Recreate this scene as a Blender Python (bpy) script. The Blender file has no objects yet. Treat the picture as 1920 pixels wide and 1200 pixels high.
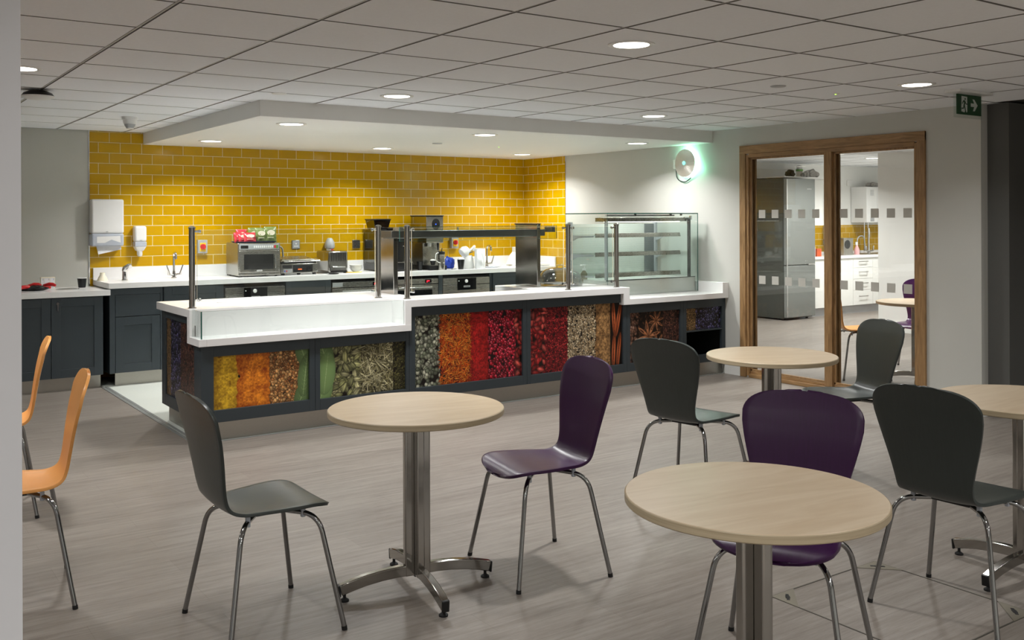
import bpy, bmesh, math, random
import numpy as np
from mathutils import Vector, Matrix
R = math.radians
PI = math.pi
scn = bpy.context.scene
COL = scn.collection

# ------------------------------------------------------------------ materials
def lin(c):
    return tuple(((v / 255) / 12.92 if v / 255 <= .04045 else ((v / 255 + .055) / 1.055) ** 2.4) for v in c)

def newmat(name):
    m = bpy.data.materials.new(name); m.use_nodes = True
    nt = m.node_tree; b = nt.nodes['Principled BSDF']
    return m, nt, b

def N(nt, kind, **kw):
    n = nt.nodes.new(kind)
    for k, v in kw.items():
        if k.startswith('i_'):
            n.inputs[k[2:].replace('_', ' ')].default_value = v
        else:
            setattr(n, k, v)
    return n

def mat(name, rgb, rough=.5, metal=0., var=.06, scale=12., bump=0., coat=0., spec=.5, stretch=None, rvar=.05):
    m, nt, b = newmat(name)
    c = lin(rgb)
    tc = N(nt, 'ShaderNodeTexCoord'); mp = N(nt, 'ShaderNodeMapping')
    if stretch: mp.inputs['Scale'].default_value = stretch
    nt.links.new(tc.outputs['Object'], mp.inputs[0])
    no = N(nt, 'ShaderNodeTexNoise'); no.inputs['Scale'].default_value = scale; no.inputs['Detail'].default_value = 4
    nt.links.new(mp.outputs[0], no.inputs['Vector'])
    rp = N(nt, 'ShaderNodeValToRGB')
    rp.color_ramp.elements[0].position = .3; rp.color_ramp.elements[1].position = .7
    rp.color_ramp.elements[0].color = tuple(v * (1 - var) for v in c) + (1,)
    rp.color_ramp.elements[1].color = tuple(min(1, v * (1 + var)) for v in c) + (1,)
    nt.links.new(no.outputs['Fac'], rp.inputs[0]); nt.links.new(rp.outputs[0], b.inputs['Base Color'])
    b.inputs['Roughness'].default_value = rough; b.inputs['Metallic'].default_value = metal
    b.inputs['Specular IOR Level'].default_value = spec
    b.inputs['Coat Weight'].default_value = coat; b.inputs['Coat Roughness'].default_value = .08
    if rvar:
        mr = N(nt, 'ShaderNodeMapRange'); mr.inputs[3].default_value = max(0, rough - rvar); mr.inputs[4].default_value = rough + rvar
        nt.links.new(no.outputs['Fac'], mr.inputs[0]); nt.links.new(mr.outputs[0], b.inputs['Roughness'])
    if bump:
        bp = N(nt, 'ShaderNodeBump'); bp.inputs['Strength'].default_value = bump; bp.inputs['Distance'].default_value = .002
        nt.links.new(no.outputs['Fac'], bp.inputs['Height']); nt.links.new(bp.outputs[0], b.inputs['Normal'])
    return m

def emit(name, rgb, strength):
    m, nt, b = newmat(name)
    b.inputs['Base Color'].default_value = lin(rgb) + (1,)
    b.inputs['Emission Color'].default_value = lin(rgb) + (1,)
    b.inputs['Emission Strength'].default_value = strength
    return m

def glass(name, tint=(225, 240, 235), boost=1., fac=None):
    m, nt, b = newmat(name)
    nt.nodes.remove(b); out = nt.nodes['Material Output']
    tr = N(nt, 'ShaderNodeBsdfTransparent'); tr.inputs[0].default_value = lin(tint) + (1,)
    gl = N(nt, 'ShaderNodeBsdfGlossy'); gl.inputs['Roughness'].default_value = .015
    fr = N(nt, 'ShaderNodeFresnel'); ge = N(nt, 'ShaderNodeNewGeometry')
    io = N(nt, 'ShaderNodeMapRange'); io.inputs[3].default_value = 1.5; io.inputs[4].default_value = 1 / 1.5   # same reflectance on both faces of a sheet
    nt.links.new(ge.outputs['Backfacing'], io.inputs[0]); nt.links.new(io.outputs[0], fr.inputs['IOR'])
    mu = N(nt, 'ShaderNodeMath', operation='MULTIPLY'); mu.inputs[1].default_value = boost
    nt.links.new(fr.outputs[0], mu.inputs[0])
    mx = N(nt, 'ShaderNodeMixShader')
    nt.links.new(mu.outputs[0], mx.inputs[0]); nt.links.new(tr.outputs[0], mx.inputs[1]); nt.links.new(gl.outputs[0], mx.inputs[2])
    nt.links.new(mx.outputs[0], out.inputs[0])
    return m

def tiles(name, axis):
    m, nt, b = newmat(name)
    tc = N(nt, 'ShaderNodeTexCoord'); sp = N(nt, 'ShaderNodeSeparateXYZ'); nt.links.new(tc.outputs['Object'], sp.inputs[0])
    ax = N(nt, 'ShaderNodeMath', operation='MULTIPLY_ADD')
    ax.inputs[1].default_value = 1 if axis == 'X' else -1
    ax.inputs[2].default_value = -.083 if axis == 'X' else (9.89 + 7.1 - .083)
    nt.links.new(sp.outputs[0 if axis == 'X' else 1], ax.inputs[0])
    az = N(nt, 'ShaderNodeMath', operation='SUBTRACT'); az.inputs[1].default_value = .052; nt.links.new(sp.outputs[2], az.inputs[0])
    cb = N(nt, 'ShaderNodeCombineXYZ'); nt.links.new(ax.outputs[0], cb.inputs[0]); nt.links.new(az.outputs[0], cb.inputs[1])
    br = N(nt, 'ShaderNodeTexBrick', offset=.5, offset_frequency=2)
    br.inputs['Scale'].default_value = 1; br.inputs['Brick Width'].default_value = .2; br.inputs['Row Height'].default_value = .1
    br.inputs['Mortar Size'].default_value = .0022; br.inputs['Mortar Smooth'].default_value = .1; br.inputs['Bias'].default_value = 0
    br.inputs['Color1'].default_value = lin((192, 150, 6)) + (1,); br.inputs['Color2'].default_value = lin((186, 143, 4)) + (1,)
    br.inputs['Mortar'].default_value = lin((226, 216, 180)) + (1,)
    nt.links.new(cb.outputs[0], br.inputs['Vector']); nt.links.new(br.outputs['Color'], b.inputs['Base Color'])
    b.inputs['Specular IOR Level'].default_value = .35
    no = N(nt, 'ShaderNodeTexNoise'); no.inputs['Scale'].default_value = 9; nt.links.new(cb.outputs[0], no.inputs['Vector'])
    bp = N(nt, 'ShaderNodeBump'); bp.inputs['Strength'].default_value = .5; bp.inputs['Distance'].default_value = .0015; bp.invert = True
    nt.links.new(br.outputs['Fac'], bp.inputs['Height'])
    bp2 = N(nt, 'ShaderNodeBump'); bp2.inputs['Strength'].default_value = .25; bp2.inputs['Distance'].default_value = .004
    nt.links.new(no.outputs['Fac'], bp2.inputs['Height']); nt.links.new(bp.outputs[0], bp2.inputs['Normal'])
    nt.links.new(bp2.outputs[0], b.inputs['Normal'])
    mr = N(nt, 'ShaderNodeMapRange'); mr.inputs[3].default_value = .16; mr.inputs[4].default_value = .6
    nt.links.new(br.outputs['Fac'], mr.inputs[0]); nt.links.new(mr.outputs[0], b.inputs['Roughness'])
    return m

def planks(name):
    m, nt, b = newmat(name)
    tc = N(nt, 'ShaderNodeTexCoord')
    br = N(nt, 'ShaderNodeTexBrick', offset=.37, offset_frequency=2)
    br.inputs['Scale'].default_value = 1; br.inputs['Brick Width'].default_value = 1.22; br.inputs['Row Height'].default_value = .184
    br.inputs['Mortar Size'].default_value = .0008; br.inputs['Mortar Smooth'].default_value = .3
    br.inputs['Color1'].default_value = (.46, .46, .46, 1); br.inputs['Color2'].default_value = (.54, .54, .54, 1); br.inputs['Mortar'].default_value = (.36, .36, .36, 1)
    nt.links.new(tc.outputs['Object'], br.inputs['Vector'])
    mp = N(nt, 'ShaderNodeMapping'); mp.inputs['Scale'].default_value = (1.1, 16, 1); nt.links.new(tc.outputs['Object'], mp.inputs[0])
    n1 = N(nt, 'ShaderNodeTexNoise'); n1.inputs['Scale'].default_value = 2.2; n1.inputs['Detail'].default_value = 7; n1.inputs['Roughness'].default_value = .65
    n1.inputs['Distortion'].default_value = .4
    nt.links.new(mp.outputs[0], n1.inputs['Vector'])
    mp2 = N(nt, 'ShaderNodeMapping'); mp2.inputs['Scale'].default_value = (5, 110, 1); nt.links.new(tc.outputs['Object'], mp2.inputs[0])
    n2 = N(nt, 'ShaderNodeTexNoise'); n2.inputs['Scale'].default_value = 3.; n2.inputs['Detail'].default_value = 5; n2.inputs['Roughness'].default_value = .7
    nt.links.new(mp2.outputs[0], n2.inputs['Vector'])
    a = N(nt, 'ShaderNodeMix', data_type='FLOAT'); a.inputs[0].default_value = .42
    nt.links.new(n1.outputs['Fac'], a.inputs[2]); nt.links.new(n2.outputs['Fac'], a.inputs[3])
    ad = N(nt, 'ShaderNodeMath', operation='ADD'); nt.links.new(a.outputs[0], ad.inputs[0]); nt.links.new(br.outputs['Color'], ad.inputs[1])
    rp = N(nt, 'ShaderNodeValToRGB'); cr = rp.color_ramp
    cr.elements[0].position = .74; cr.elements[0].color = lin((134, 119, 110)) + (1,)
    cr.elements[1].position = 1.28; cr.elements[1].color = lin((200, 187, 178)) + (1,)
    e = cr.elements.new(.98); e.color = lin((170, 156, 147)) + (1,)
    # ramp works in 0..1: halve the sum
    hv = N(nt, 'ShaderNodeMath', operation='MULTIPLY'); hv.inputs[1].default_value = .5
    cr.elements[0].position = .40; cr.elements[1].position = .50; cr.elements[2].position = .61
    cr.elements[0].color = lin((100, 91, 84)) + (1,); cr.elements[1].color = lin((129, 121, 113)) + (1,); cr.elements[2].color = lin((152, 145, 137)) + (1,)
    nt.links.new(ad.outputs[0], hv.inputs[0]); nt.links.new(hv.outputs[0], rp.inputs[0]); nt.links.new(rp.outputs[0], b.inputs['Base Color'])
    b.inputs['Roughness'].default_value = .42; b.inputs['Specular IOR Level'].default_value = .4
    bp = N(nt, 'ShaderNodeBump'); bp.inputs['Strength'].default_value = .25; bp.inputs['Distance'].default_value = .001
    nt.links.new(n2.outputs['Fac'], bp.inputs['Height']); nt.links.new(bp.outputs[0], b.inputs['Normal'])
    return m

def wood(name, dark, light, stretch, scale=3., rough=.4, dist=1.):
    m, nt, b = newmat(name)
    tc = N(nt, 'ShaderNodeTexCoord'); mp = N(nt, 'ShaderNodeMapping'); mp.inputs['Scale'].default_value = stretch
    nt.links.new(tc.outputs['Object'], mp.inputs[0])
    n1 = N(nt, 'ShaderNodeTexNoise'); n1.inputs['Scale'].default_value = scale; n1.inputs['Detail'].default_value = 6; n1.inputs['Distortion'].default_value = dist
    nt.links.new(mp.outputs[0], n1.inputs['Vector'])
    rp = N(nt, 'ShaderNodeValToRGB'); rp.color_ramp.elements[0].position = .3; rp.color_ramp.elements[1].position = .68
    rp.color_ramp.elements[0].color = lin(dark) + (1,); rp.color_ramp.elements[1].color = lin(light) + (1,)
    nt.links.new(n1.outputs['Fac'], rp.inputs[0]); nt.links.new(rp.outputs[0], b.inputs['Base Color'])
    b.inputs['Roughness'].default_value = rough
    return m

def dots(name, rgb, dark, pitch, ax):
    m, nt, b = newmat(name)
    tc = N(nt, 'ShaderNodeTexCoord'); mp = N(nt, 'ShaderNodeMapping'); mp.inputs['Scale'].default_value = (1 / pitch,) * 3
    nt.links.new(tc.outputs['Object'], mp.inputs[0])
    fr = N(nt, 'ShaderNodeVectorMath', operation='FRACTION'); nt.links.new(mp.outputs[0], fr.inputs[0])
    sb = N(nt, 'ShaderNodeVectorMath', operation='SUBTRACT'); sb.inputs[1].default_value = (.5, .5, .5); nt.links.new(fr.outputs[0], sb.inputs[0])
    ml = N(nt, 'ShaderNodeVectorMath', operation='MULTIPLY'); ml.inputs[1].default_value = (1, 0, 1) if ax == 'XZ' else (0, 1, 1); nt.links.new(sb.outputs[0], ml.inputs[0])
    ln = N(nt, 'ShaderNodeVectorMath', operation='LENGTH'); nt.links.new(ml.outputs[0], ln.inputs[0])
    gt = N(nt, 'ShaderNodeMath', operation='GREATER_THAN'); gt.inputs[1].default_value = .2; nt.links.new(ln.outputs['Value'], gt.inputs[0])
    mx = N(nt, 'ShaderNodeMix', data_type='RGBA'); mx.inputs[6].default_value = lin(dark) + (1,); mx.inputs[7].default_value = lin(rgb) + (1,)
    nt.links.new(gt.outputs[0], mx.inputs[0]); nt.links.new(mx.outputs[2], b.inputs['Base Color'])
    b.inputs['Roughness'].default_value = .45
    return m

def brushed(name, rgb, rough=.28):
    return mat(name, rgb, rough, 1., .05, 40, stretch=(1, 1, 30), rvar=.06)

M = dict(
    paint=mat('wall_paint', (196, 196, 190), .75, var=.015, scale=3, bump=.05),
    paint_left=mat('grey_wall_paint', (192, 192, 184), .7, var=.015, scale=3, bump=.05),
    paint_dark=mat('dark_wall_paint', (88, 88, 85), .8, var=.02, scale=3, bump=.05),
    pier=mat('pier_paint', (215, 215, 218), .75, var=.015, scale=3, bump=.05),
    white_paint=mat('white_paint', (232, 232, 228), .6, var=.01, scale=3),
    ceiling=mat('ceiling_tile', (243, 246, 250), .9, var=.015, scale=60, bump=.1),
    tile_edge=mat('raw_tile_edge', (136, 134, 130), .9, var=.05),
    gridbar=mat('ceiling_grid_bar', (176, 175, 172), .5, var=.02),
    grid=mat('ceiling_grid', (70, 69, 66), .6, var=.02),  # dark colour of the backing sheet, standing in for shade in the tile gaps
    tile_back=tiles('yellow_tile_back', 'X'), tile_side=tiles('yellow_tile_side', 'Y'),
    planks=planks('vinyl_planks'),
    safety=mat('pale_safety_floor', (208, 212, 204), .4, var=.03, scale=50),
    solid=mat('white_solid_surface', (238, 237, 236), .22, var=.01, scale=8),
    cab=mat('anthracite_cabinet', (50, 58, 63), .42, var=.03, scale=6),
    cab_dark=mat('cabinet_interior', (18, 20, 22), .7, var=.05),
    steel=brushed('brushed_steel', (176, 173, 166)), beam=brushed('gantry_steel', (120, 118, 114), .38),
    kick=brushed('kick_steel', (172, 168, 160), .3),
    chrome=mat('chrome', (205, 205, 205), .07, 1., .02, rvar=.02),
    darkchrome=mat('polished_steel', (168, 165, 160), .12, 1., .03, rvar=.03),
    black=mat('black_plastic', (16, 17, 19), .35, var=.1),
    gloss=mat('gloss_black', (10, 11, 13), .08, var=.05, coat=.5, rvar=.02),
    rubber=mat('black_rubber', (14, 14, 14), .7),
    wplastic=mat('white_plastic', (232, 232, 230), .3, var=.01),
    gplastic=mat('grey_plastic', (168, 170, 172), .4, var=.03),
    tplastic=mat('translucent_plastic', (178, 184, 194), .25, var=.03),
    paper=mat('paper_white', (238, 240, 242), .85, var=.03, scale=30, bump=.2),
    oak=wood('oak_frame', (126, 96, 62), (168, 132, 90), (8, 8, 1.0), 5, .42),
    maple=wood('maple_top', (200, 178, 148), (214, 195, 168), (1.2, 9, 1), 2.2, .32),
    edge=wood('maple_edge', (168, 152, 124), (186, 170, 142), (1, 1, 60), 3, .45),
    grey_ply=mat('grey_stained_ply', (56, 62, 60), .34, var=.06, scale=6, stretch=(2, 30, 2)),
    purple_ply=mat('purple_stained_ply', (54, 16, 62), .3, var=.1, scale=6, stretch=(2, 30, 2)),
    orange_ply=mat('orange_stained_ply', (236, 166, 92), .34, var=.05, scale=6, stretch=(2, 30, 2)),
    clear=glass('clear_glass', (249, 252, 251)),
    window=glass('window_glass', (250, 251, 250), 1.1),
    frost=mat('frosted_film', (196, 194, 186), .7, var=.01),
    gedge=mat('glass_edge', (44, 92, 82), .2, var=.05),
    dome=glass('dome_plastic', (238, 238, 238), 2.),
    red=mat('red_plastic', (206, 34, 36), .3), yellow=mat('yellow_plastic', (242, 196, 20), .35),
    green=mat('green_plastic', (96, 150, 60), .4), blue=mat('blue_plastic', (30, 70, 190), .4),
    navy=mat('navy_tray', (24, 34, 84), .4), redpack=mat('red_foil', (206, 52, 66), .28, var=.15, scale=30, bump=.5),
    greenpack=mat('green_foil', (122, 140, 78), .28, var=.2, scale=30, bump=.5),
    edgestrip=mat('edging_strip', (138, 140, 138), .4, .2, .03), oak_h=wood('oak_rail', (126, 96, 62), (168, 132, 90), (8, 1.0, 8), 5, .42),
    casebase=mat('case_base_steel', (206, 204, 198), .3, .15, .02), legchrome=mat('leg_chrome', (150, 150, 150), .1, 1., .02, rvar=.02),
    cream=mat('cream_print', (240, 232, 208), .5), sign=mat('exit_green', (14, 62, 28), .45),
    signwhite=mat('sign_white', (190, 196, 190), .5), brass=mat('brass_plate', (120, 114, 100), .5, .2, .05),
    diffuser=emit('lamp_diffuser', (255, 246, 232), 9.), glow=emit('green_white_lamp', (190, 255, 228), 5.),
    led_red=emit('red_display', (255, 20, 40), 3.), led_blue=emit('blue_display', (40, 90, 255), 2.), led_orange=emit('orange_display', (255, 90, 30), 1.5), led_green=emit('green_led', (150, 255, 60), 3.),
    cloth=mat('white_cloth', (226, 228, 232), .9, var=.06, scale=20, bump=.4), dark_cloth=mat('dark_cloth', (34, 34, 26), .9, var=.2, scale=20, bump=.4),
    grey_cloth=mat('grey_cloth', (150, 146, 140), .9, var=.25, scale=60), orange_paper=mat('orange_card', (196, 84, 40), .6),
    fridge=mat('fridge_steel', (150, 154, 152), .22, .75, .03, rvar=.03), cabwhite=mat('white_gloss_door', (236, 236, 232), .15, var=.01),
    fridge_side=mat('fridge_side', (74, 76, 70), .25, .2, .03), smoked=glass('smoked_plastic', (96, 84, 70), 1.5), bottleclear=glass('bottle_plastic', (220, 214, 204), 1.5),
    porcelain=mat('porcelain', (236, 236, 230), .15, var=.01), pinkliq=mat('pink_liquid', (226, 170, 170), .3),
)

# ------------------------------------------------------------------ mesh helpers
class B:
    def __init__(s, off=(0, 0, 0)):
        s.bm = bmesh.new(); s.off = Vector(off); s.M = None
    def _v(s, co):
        co = Vector(co)
        if s.M: co = s.M @ co
        return s.bm.verts.new(co - s.off)
    def hexa(s, P, mi=0):
        v = [s._v(p) for p in P]
        for f in ((0, 3, 2, 1), (4, 5, 6, 7), (0, 1, 5, 4), (1, 2, 6, 5), (2, 3, 7, 6), (3, 0, 4, 7)):
            s.bm.faces.new([v[i] for i in f]).material_index = mi
        return s
    def box(s, x0, x1, y0, y1, z0, z1, mi=0):
        return s.hexa([(x0, y0, z0), (x1, y0, z0), (x1, y1, z0), (x0, y1, z0), (x0, y0, z1), (x1, y0, z1), (x1, y1, z1), (x0, y1, z1)], mi)
    def loft(s, rings, cap=True, closed=True, mi=0):
        V = [[s._v(p) for p in r] for r in rings]
        n = len(V[0])
        for a, b in zip(V, V[1:]):
            for i in range(n if closed else n - 1):
                j = (i + 1) % n
                s.bm.faces.new((a[i], a[j], b[j], b[i])).material_index = mi
        if cap and closed:
            s.bm.faces.new(V[0][::-1]).material_index = mi; s.bm.faces.new(V[-1]).material_index = mi
        return s
    def lathe(s, prof, c=(0, 0, 0), seg=24, axis='z', cap=True, mi=0, sy=1.):
        rings = []
        for r, z in prof:
            ring = []
            for k in range(seg):
                a = 2 * PI * k / seg
                p = (r * math.cos(a), r * math.sin(a) * sy, z)
                if axis == 'x': p = (p[2], p[0], p[1])
                if axis == 'y': p = (p[0], -p[2], p[1])
                ring.append((p[0] + c[0], p[1] + c[1], p[2] + c[2]))
            rings.append(ring)
        return s.loft(rings, cap, True, mi)
    def cyl(s, c, r, h, seg=20, axis='z', r2=None, mi=0):
        return s.lathe([(r, 0), (r if r2 is None else r2, h)], c, seg, axis, True, mi)
    def tube(s, pts, r, seg=10, mi=0, section=None):
        P = [Vector(p) for p in pts]; rings = []; nrm = None
        for i, p in enumerate(P):
            t = ((P[i + 1] - p) if i < len(P) - 1 else Vector()).normalized() + ((p - P[i - 1]) if i else Vector()).normalized()
            t.normalize()
            if nrm is None:
                nrm = t.cross(Vector((0, 0, 1)))
                if nrm.length < 1e-3: nrm = Vector((1, 0, 0))
            nrm = (nrm - t * nrm.dot(t)).normalized(); bn = t.cross(nrm)
            if section:
                rings.append([p + nrm * a + bn * b for a, b in section])
            else:
                rr = r[i] if isinstance(r, (list, tuple)) else r
                rings.append([p + (nrm * math.cos(2 * PI * k / seg) + bn * math.sin(2 * PI * k / seg)) * rr for k in range(seg)])
        return s.loft(rings, True, True, mi)
    def poly(s, pts, d, mi=0):
        """planar polygon pts extruded by vector d"""
        d = Vector(d); a = [s._v(p) for p in pts]; b = [s._v(Vector(p) + d) for p in pts]; n = len(a)
        s.bm.faces.new(a[::-1]).material_index = mi; s.bm.faces.new(b).material_index = mi
        for i in range(n):
            s.bm.faces.new((a[i], a[(i + 1) % n], b[(i + 1) % n], b[i])).material_index = mi
        return s
    def obj(s, name, m, parent=None, bev=0., smooth=True, seg=2, label=None, subsurf=0):
        bmesh.ops.recalc_face_normals(s.bm, faces=s.bm.faces[:])
        me = bpy.data.meshes.new(name); s.bm.to_mesh(me); s.bm.free()
        for k in (m if isinstance(m, list) else [m]): me.materials.append(M[k] if isinstance(k, str) else k)
        if smooth:
            me.shade_smooth(); me.set_sharp_from_angle(angle=R(38))
        o = bpy.data.objects.new(name, me); COL.objects.link(o)
        if parent: o.parent = parent
        if bev:
            md = o.modifiers.new('bevel', 'BEVEL'); md.width = bev; md.segments = seg; md.limit_method = 'ANGLE'; md.angle_limit = R(40)
            md.harden_normals = False
        if subsurf:
            md = o.modifiers.new('sub', 'SUBSURF'); md.levels = md.render_levels = subsurf
        if label: o['label'] = label
        return o

def arc(pts, rad, n=6):
    """round the corners of a polyline"""
    P = [Vector(p) for p in pts]; out = [P[0]]
    for a, b, c in zip(P, P[1:], P[2:]):
        u = (a - b); v = (c - b); d = min(rad, u.length * .49, v.length * .49)
        p0 = b + u.normalized() * d; p2 = b + v.normalized() * d
        for k in range(n + 1):
            t = k / n
            out.append(p0 * (1 - t) ** 2 + b * 2 * t * (1 - t) + p2 * t * t)
    out.append(P[-1]); return out

def tag(o, label, cat, group=None, kind=None):
    o['label'] = label; o['category'] = cat
    if group: o['group'] = group
    if kind: o['kind'] = kind
    return o
def thing(name, label, cat, loc=(0, 0, 0), rz=0, group=None):
    o = bpy.data.objects.new(name, None); COL.objects.link(o); o.empty_display_size = .05
    o.location = loc; o.rotation_euler = (0, 0, rz)
    return tag(o, label, cat, group)
def struct(o, label=None):
    o['kind'] = 'structure'
    if label: o['label'] = label
    return o
def dup(root, loc, rz, label, group=None):
    r = root.copy(); COL.objects.link(r); r.location = loc; r.rotation_euler = (0, 0, rz); r['label'] = label
    if group: r['group'] = group
    def rec(src, dst):
        for ch in list(src.children):
            c = ch.copy(); COL.objects.link(c); c.parent = dst; rec(ch, c)
    rec(root, r); return r
def text(body, size, m, parent, loc, rot, ext=.0004, name='lettering', align='CENTER'):
    cu = bpy.data.curves.new(name, 'FONT'); cu.body = body; cu.size = size; cu.extrude = ext; cu.align_x = align; cu.align_y = 'CENTER'
    tmp = bpy.data.objects.new(name, cu); COL.objects.link(tmp)
    dg = bpy.context.evaluated_depsgraph_get(); dg.update()
    me = bpy.data.meshes.new_from_object(tmp.evaluated_get(dg)); bpy.data.objects.remove(tmp)
    me.materials.clear(); me.materials.append(M[m])
    o = bpy.data.objects.new(name, me); COL.objects.link(o); o.parent = parent
    o.location = loc; o.rotation_euler = rot; return o

# ------------------------------------------------------------------ dimensions (metres; camera stands over the origin)
H = 2.361; YW = 9.89; XW = 7.10; HC = 1.507

# ------------------------------------------------------------------ setting
b = B(); b.box(-3.5, 18, -4.5, 6.57, -.1, 0); b.box(-3.5, 2.0, 6.57, 9.9, -.1, 0); b.box(7.1, 18, 6.57, 12, -.1, 0)
struct(b.obj('floor', 'planks', smooth=False))
b = B(); b.box(2.0, 7.1, 6.57, 9.9, -.1, 0)
struct(b.obj('floor_kitchen', 'safety', smooth=False))
b = B(); b.box(1.975, 2.0, 6.57, 9.3, 0, .004); b.box(2.008, 2.03, 6.57, 9.3, 0, .004); b.box(1.975, 7.1, 6.555, 6.572, 0, .004)
struct(b.obj('trim_1', 'edgestrip', smooth=False), 'metal edging strip between wood and pale floor')

# ceiling: tiles with recessed grid
b = B()
X0, Y0, S = 1.1135, 4.483, .6
for i in range(-8, 11):
    for j in range(-15, 9):
        xa, ya = X0 + i * S + .011, Y0 + j * S + .009; xb, yb = xa + S - .022, ya + S - .018
        if ya > YW or (xa > XW): continue
        xb = min(xb, XW if yb > 3.98 else 99); yb = min(yb, YW)
        if xa > 2.5 and ya > 6.71: continue
        b.box(xa, xb, ya, yb, H, H + .01)
for i in range(11, 28):
    for j in range(-1, 12):
        xa, ya = X0 + i * S + .011, Y0 + j * S + .009; xb, yb = xa + S - .022, ya + S - .018
        if xa < 7.2: xa = 7.2
        if ya > 10.07: continue
        b.box(xa, xb, ya, min(yb, 10.07), H, H + .01)
ceil = b.obj('ceiling', ['ceiling', 'tile_edge'], smooth=False); struct(ceil)
for pf in ceil.data.polygons:
    if abs(pf.normal.z) < .5: pf.material_index = 1
b = B(); b.box(-3.7, 18, -4.6, 12, H + .016, H + .1)
struct(b.obj('ceiling_shade_sheet', 'grid', smooth=False), 'dark sheet above the ceiling tiles, coloured as shade in the gaps')
b = B()
for i in range(-8, 28):
    x = X0 + i * S
    b.box(x - .004, x + .007, -4.5, 6.70 if 2.5 < x < 7.1 else (YW if x < 7.1 else 10.06), H + .003, H + .012)
for j in range(-15, 9):
    y = Y0 + j * S
    b.box(-3.4, XW if y < 6.7 else 2.49, y - .0035, y + .0015, H + .0035, H + .0121)
    if y > 3.98: b.box(XW + .1, 14.7, y - .0035, y + .0015, H + .0035, H + .0121)
struct(b.obj('ceiling_grid', 'gridbar', smooth=False), 'slim metal grid between the ceiling tiles')
b = B(); b.box(2.497, XW, 6.71, YW, 2.245, H + .016)
struct(b.obj('ceiling_bulkhead', 'white_paint', bev=.003, smooth=False), 'lowered white ceiling panel above the serving counter')

b = B(); b.box(-3.6, 2.0, YW, YW + .2, 0, H)
struct(b.obj('wall_back_left', 'paint_left', smooth=False))
b = B(); b.box(2.0, XW + .1, YW, YW + .2, 0, H)
wb = struct(b.obj('wall_back', 'tile_back', smooth=False), 'back wall of glossy yellow brick tiles')
b = B(); b.box(1.993, 2.003, YW - .006, YW, .88, H)
struct(b.obj('trim_2', 'chrome', smooth=False), 'slim metal edge of the yellow tiles')
b = B()
b.box(XW, XW + .1, 6.35, 9.06, 0, H); b.box(XW, XW + .1, 4.435, 6.35, 2.17, H); b.box(XW, XW + .1, 3.985, 4.435, 0, H)
struct(b.obj('wall_right', 'paint', smooth=False))
b = B(); b.box(XW, XW + .1, 9.06, YW, 0, H)
struct(b.obj('wall_right_tiled', 'tile_side', smooth=False), 'yellow tiled end of the right wall')
b = B(); b.box(XW - .004, XW, 9.054, 9.062, 1.05, H)
struct(b.obj('trim_3', 'chrome', smooth=False))
b = B(); b.box(XW + .09, 12.5, 3.82, 3.985, 0, H)
struct(b.obj('wall_recess', 'paint_dark', smooth=False), 'dark grey wall beyond the corner at the right edge')
b = B(); b.box(-3.7, -3.5, -4.5, 10.1, 0, H); struct(b.obj('wall_left', 'paint', smooth=False))
b = B(); b.box(-2.0, .315, 2.2, 2.42, 0, H + .01)
struct(b.obj('wall_pier', 'pier', smooth=False), 'plain pale wall end at the left edge of the view')
b = B(); b.box(-3.6, 12.6, -4.7, -4.5, 0, H); struct(b.obj('wall_rear', 'paint', smooth=False))
b = B(); b.box(12.5, 12.7, -4.5, 3.9, 0, H); struct(b.obj('wall_far_right', 'paint', smooth=False))
b = B(); b.box(7.2, 15, 10.07, 10.27, 1.38, H); b.box(7.2, 12.6, 10.07, 10.27, 0, 1.38)
b.box(14.75, 14.95, 6, 10.27, 0, H)
struct(b.obj('wall_kitchenette', 'white_paint', smooth=False), 'white wall of the room behind the glazed screen')
b = B(); b.box(12.2, 14.75, 10.06, 10.2, .9, 1.38); struct(b.obj('wall_kitchenette_tiled', 'tile_back', smooth=False), 'low band of yellow tiles behind the kitchenette sink')
b = B(); b.box(11.45, 14.75, 3.985, 7.85, 0, H); struct(b.obj('wall_partition', 'white_paint', smooth=False), 'white partition end seen through the right pane')
b = B(); b.box(11.43, 11.45, 3.985, 7.86, 0, .13); b.box(XW - .016, XW, 6.35, 6.55, 0, .12); b.box(XW - .016, XW, 3.985, 4.44, 0, .12); b.box(XW - .016, XW + .1, 3.97, 3.985, 0, .12)
b.box(-3.5, .9, YW - .016, YW, 0, .12)
struct(b.obj('baseboard_right', 'white_paint', smooth=False))

# ------------------------------------------------------------------ glazed oak screen
win = bpy.data.objects.new('window_1', None); COL.objects.link(win); win.location = (XW, 5.39, 0); win['kind'] = 'structure'
win['label'] = 'full height oak framed glazed screen into the next room'
wo = win.location
def wb_(bm, name, m, **k):
    return bm.obj(name, m, win, **k)
YL, YR = 6.352, 4.432
b = B(wo); b.box(XW - .022, XW, YL - .072, YL, 0, 2.19); wb_(b, 'architrave', 'oak', bev=.004)
b = B(wo); b.box(XW - .022, XW, YR, YR + .072, 0, 2.19); wb_(b, 'architrave', 'oak', bev=.004)
b = B(wo); b.box(XW - .0221, XW, YR, YL, 2.112, 2.1901); wb_(b, 'architrave', 'oak_h', bev=.004)
b = B(wo); b.box(XW - .01, XW + .11, 6.25, 6.28, .015, 2.1); wb_(b, 'jamb', 'oak', bev=.003)
b = B(wo); b.box(XW - .01, XW + .11, 4.504, 4.53, .015, 2.1); wb_(b, 'jamb', 'oak', bev=.003)
b = B(wo); b.box(XW - .01, XW + .11, 4.53, 6.25, 2.075, 2.112); wb_(b, 'head', 'oak_h', bev=.003)
b = B(wo); b.box(XW - .015, XW + .11, 4.53, 6.25, .0, .035); b.box(XW + .01, XW + .09, 4.53, 6.25, .035, .06); wb_(b, 'sill', 'oak_h', bev=.003)
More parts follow.
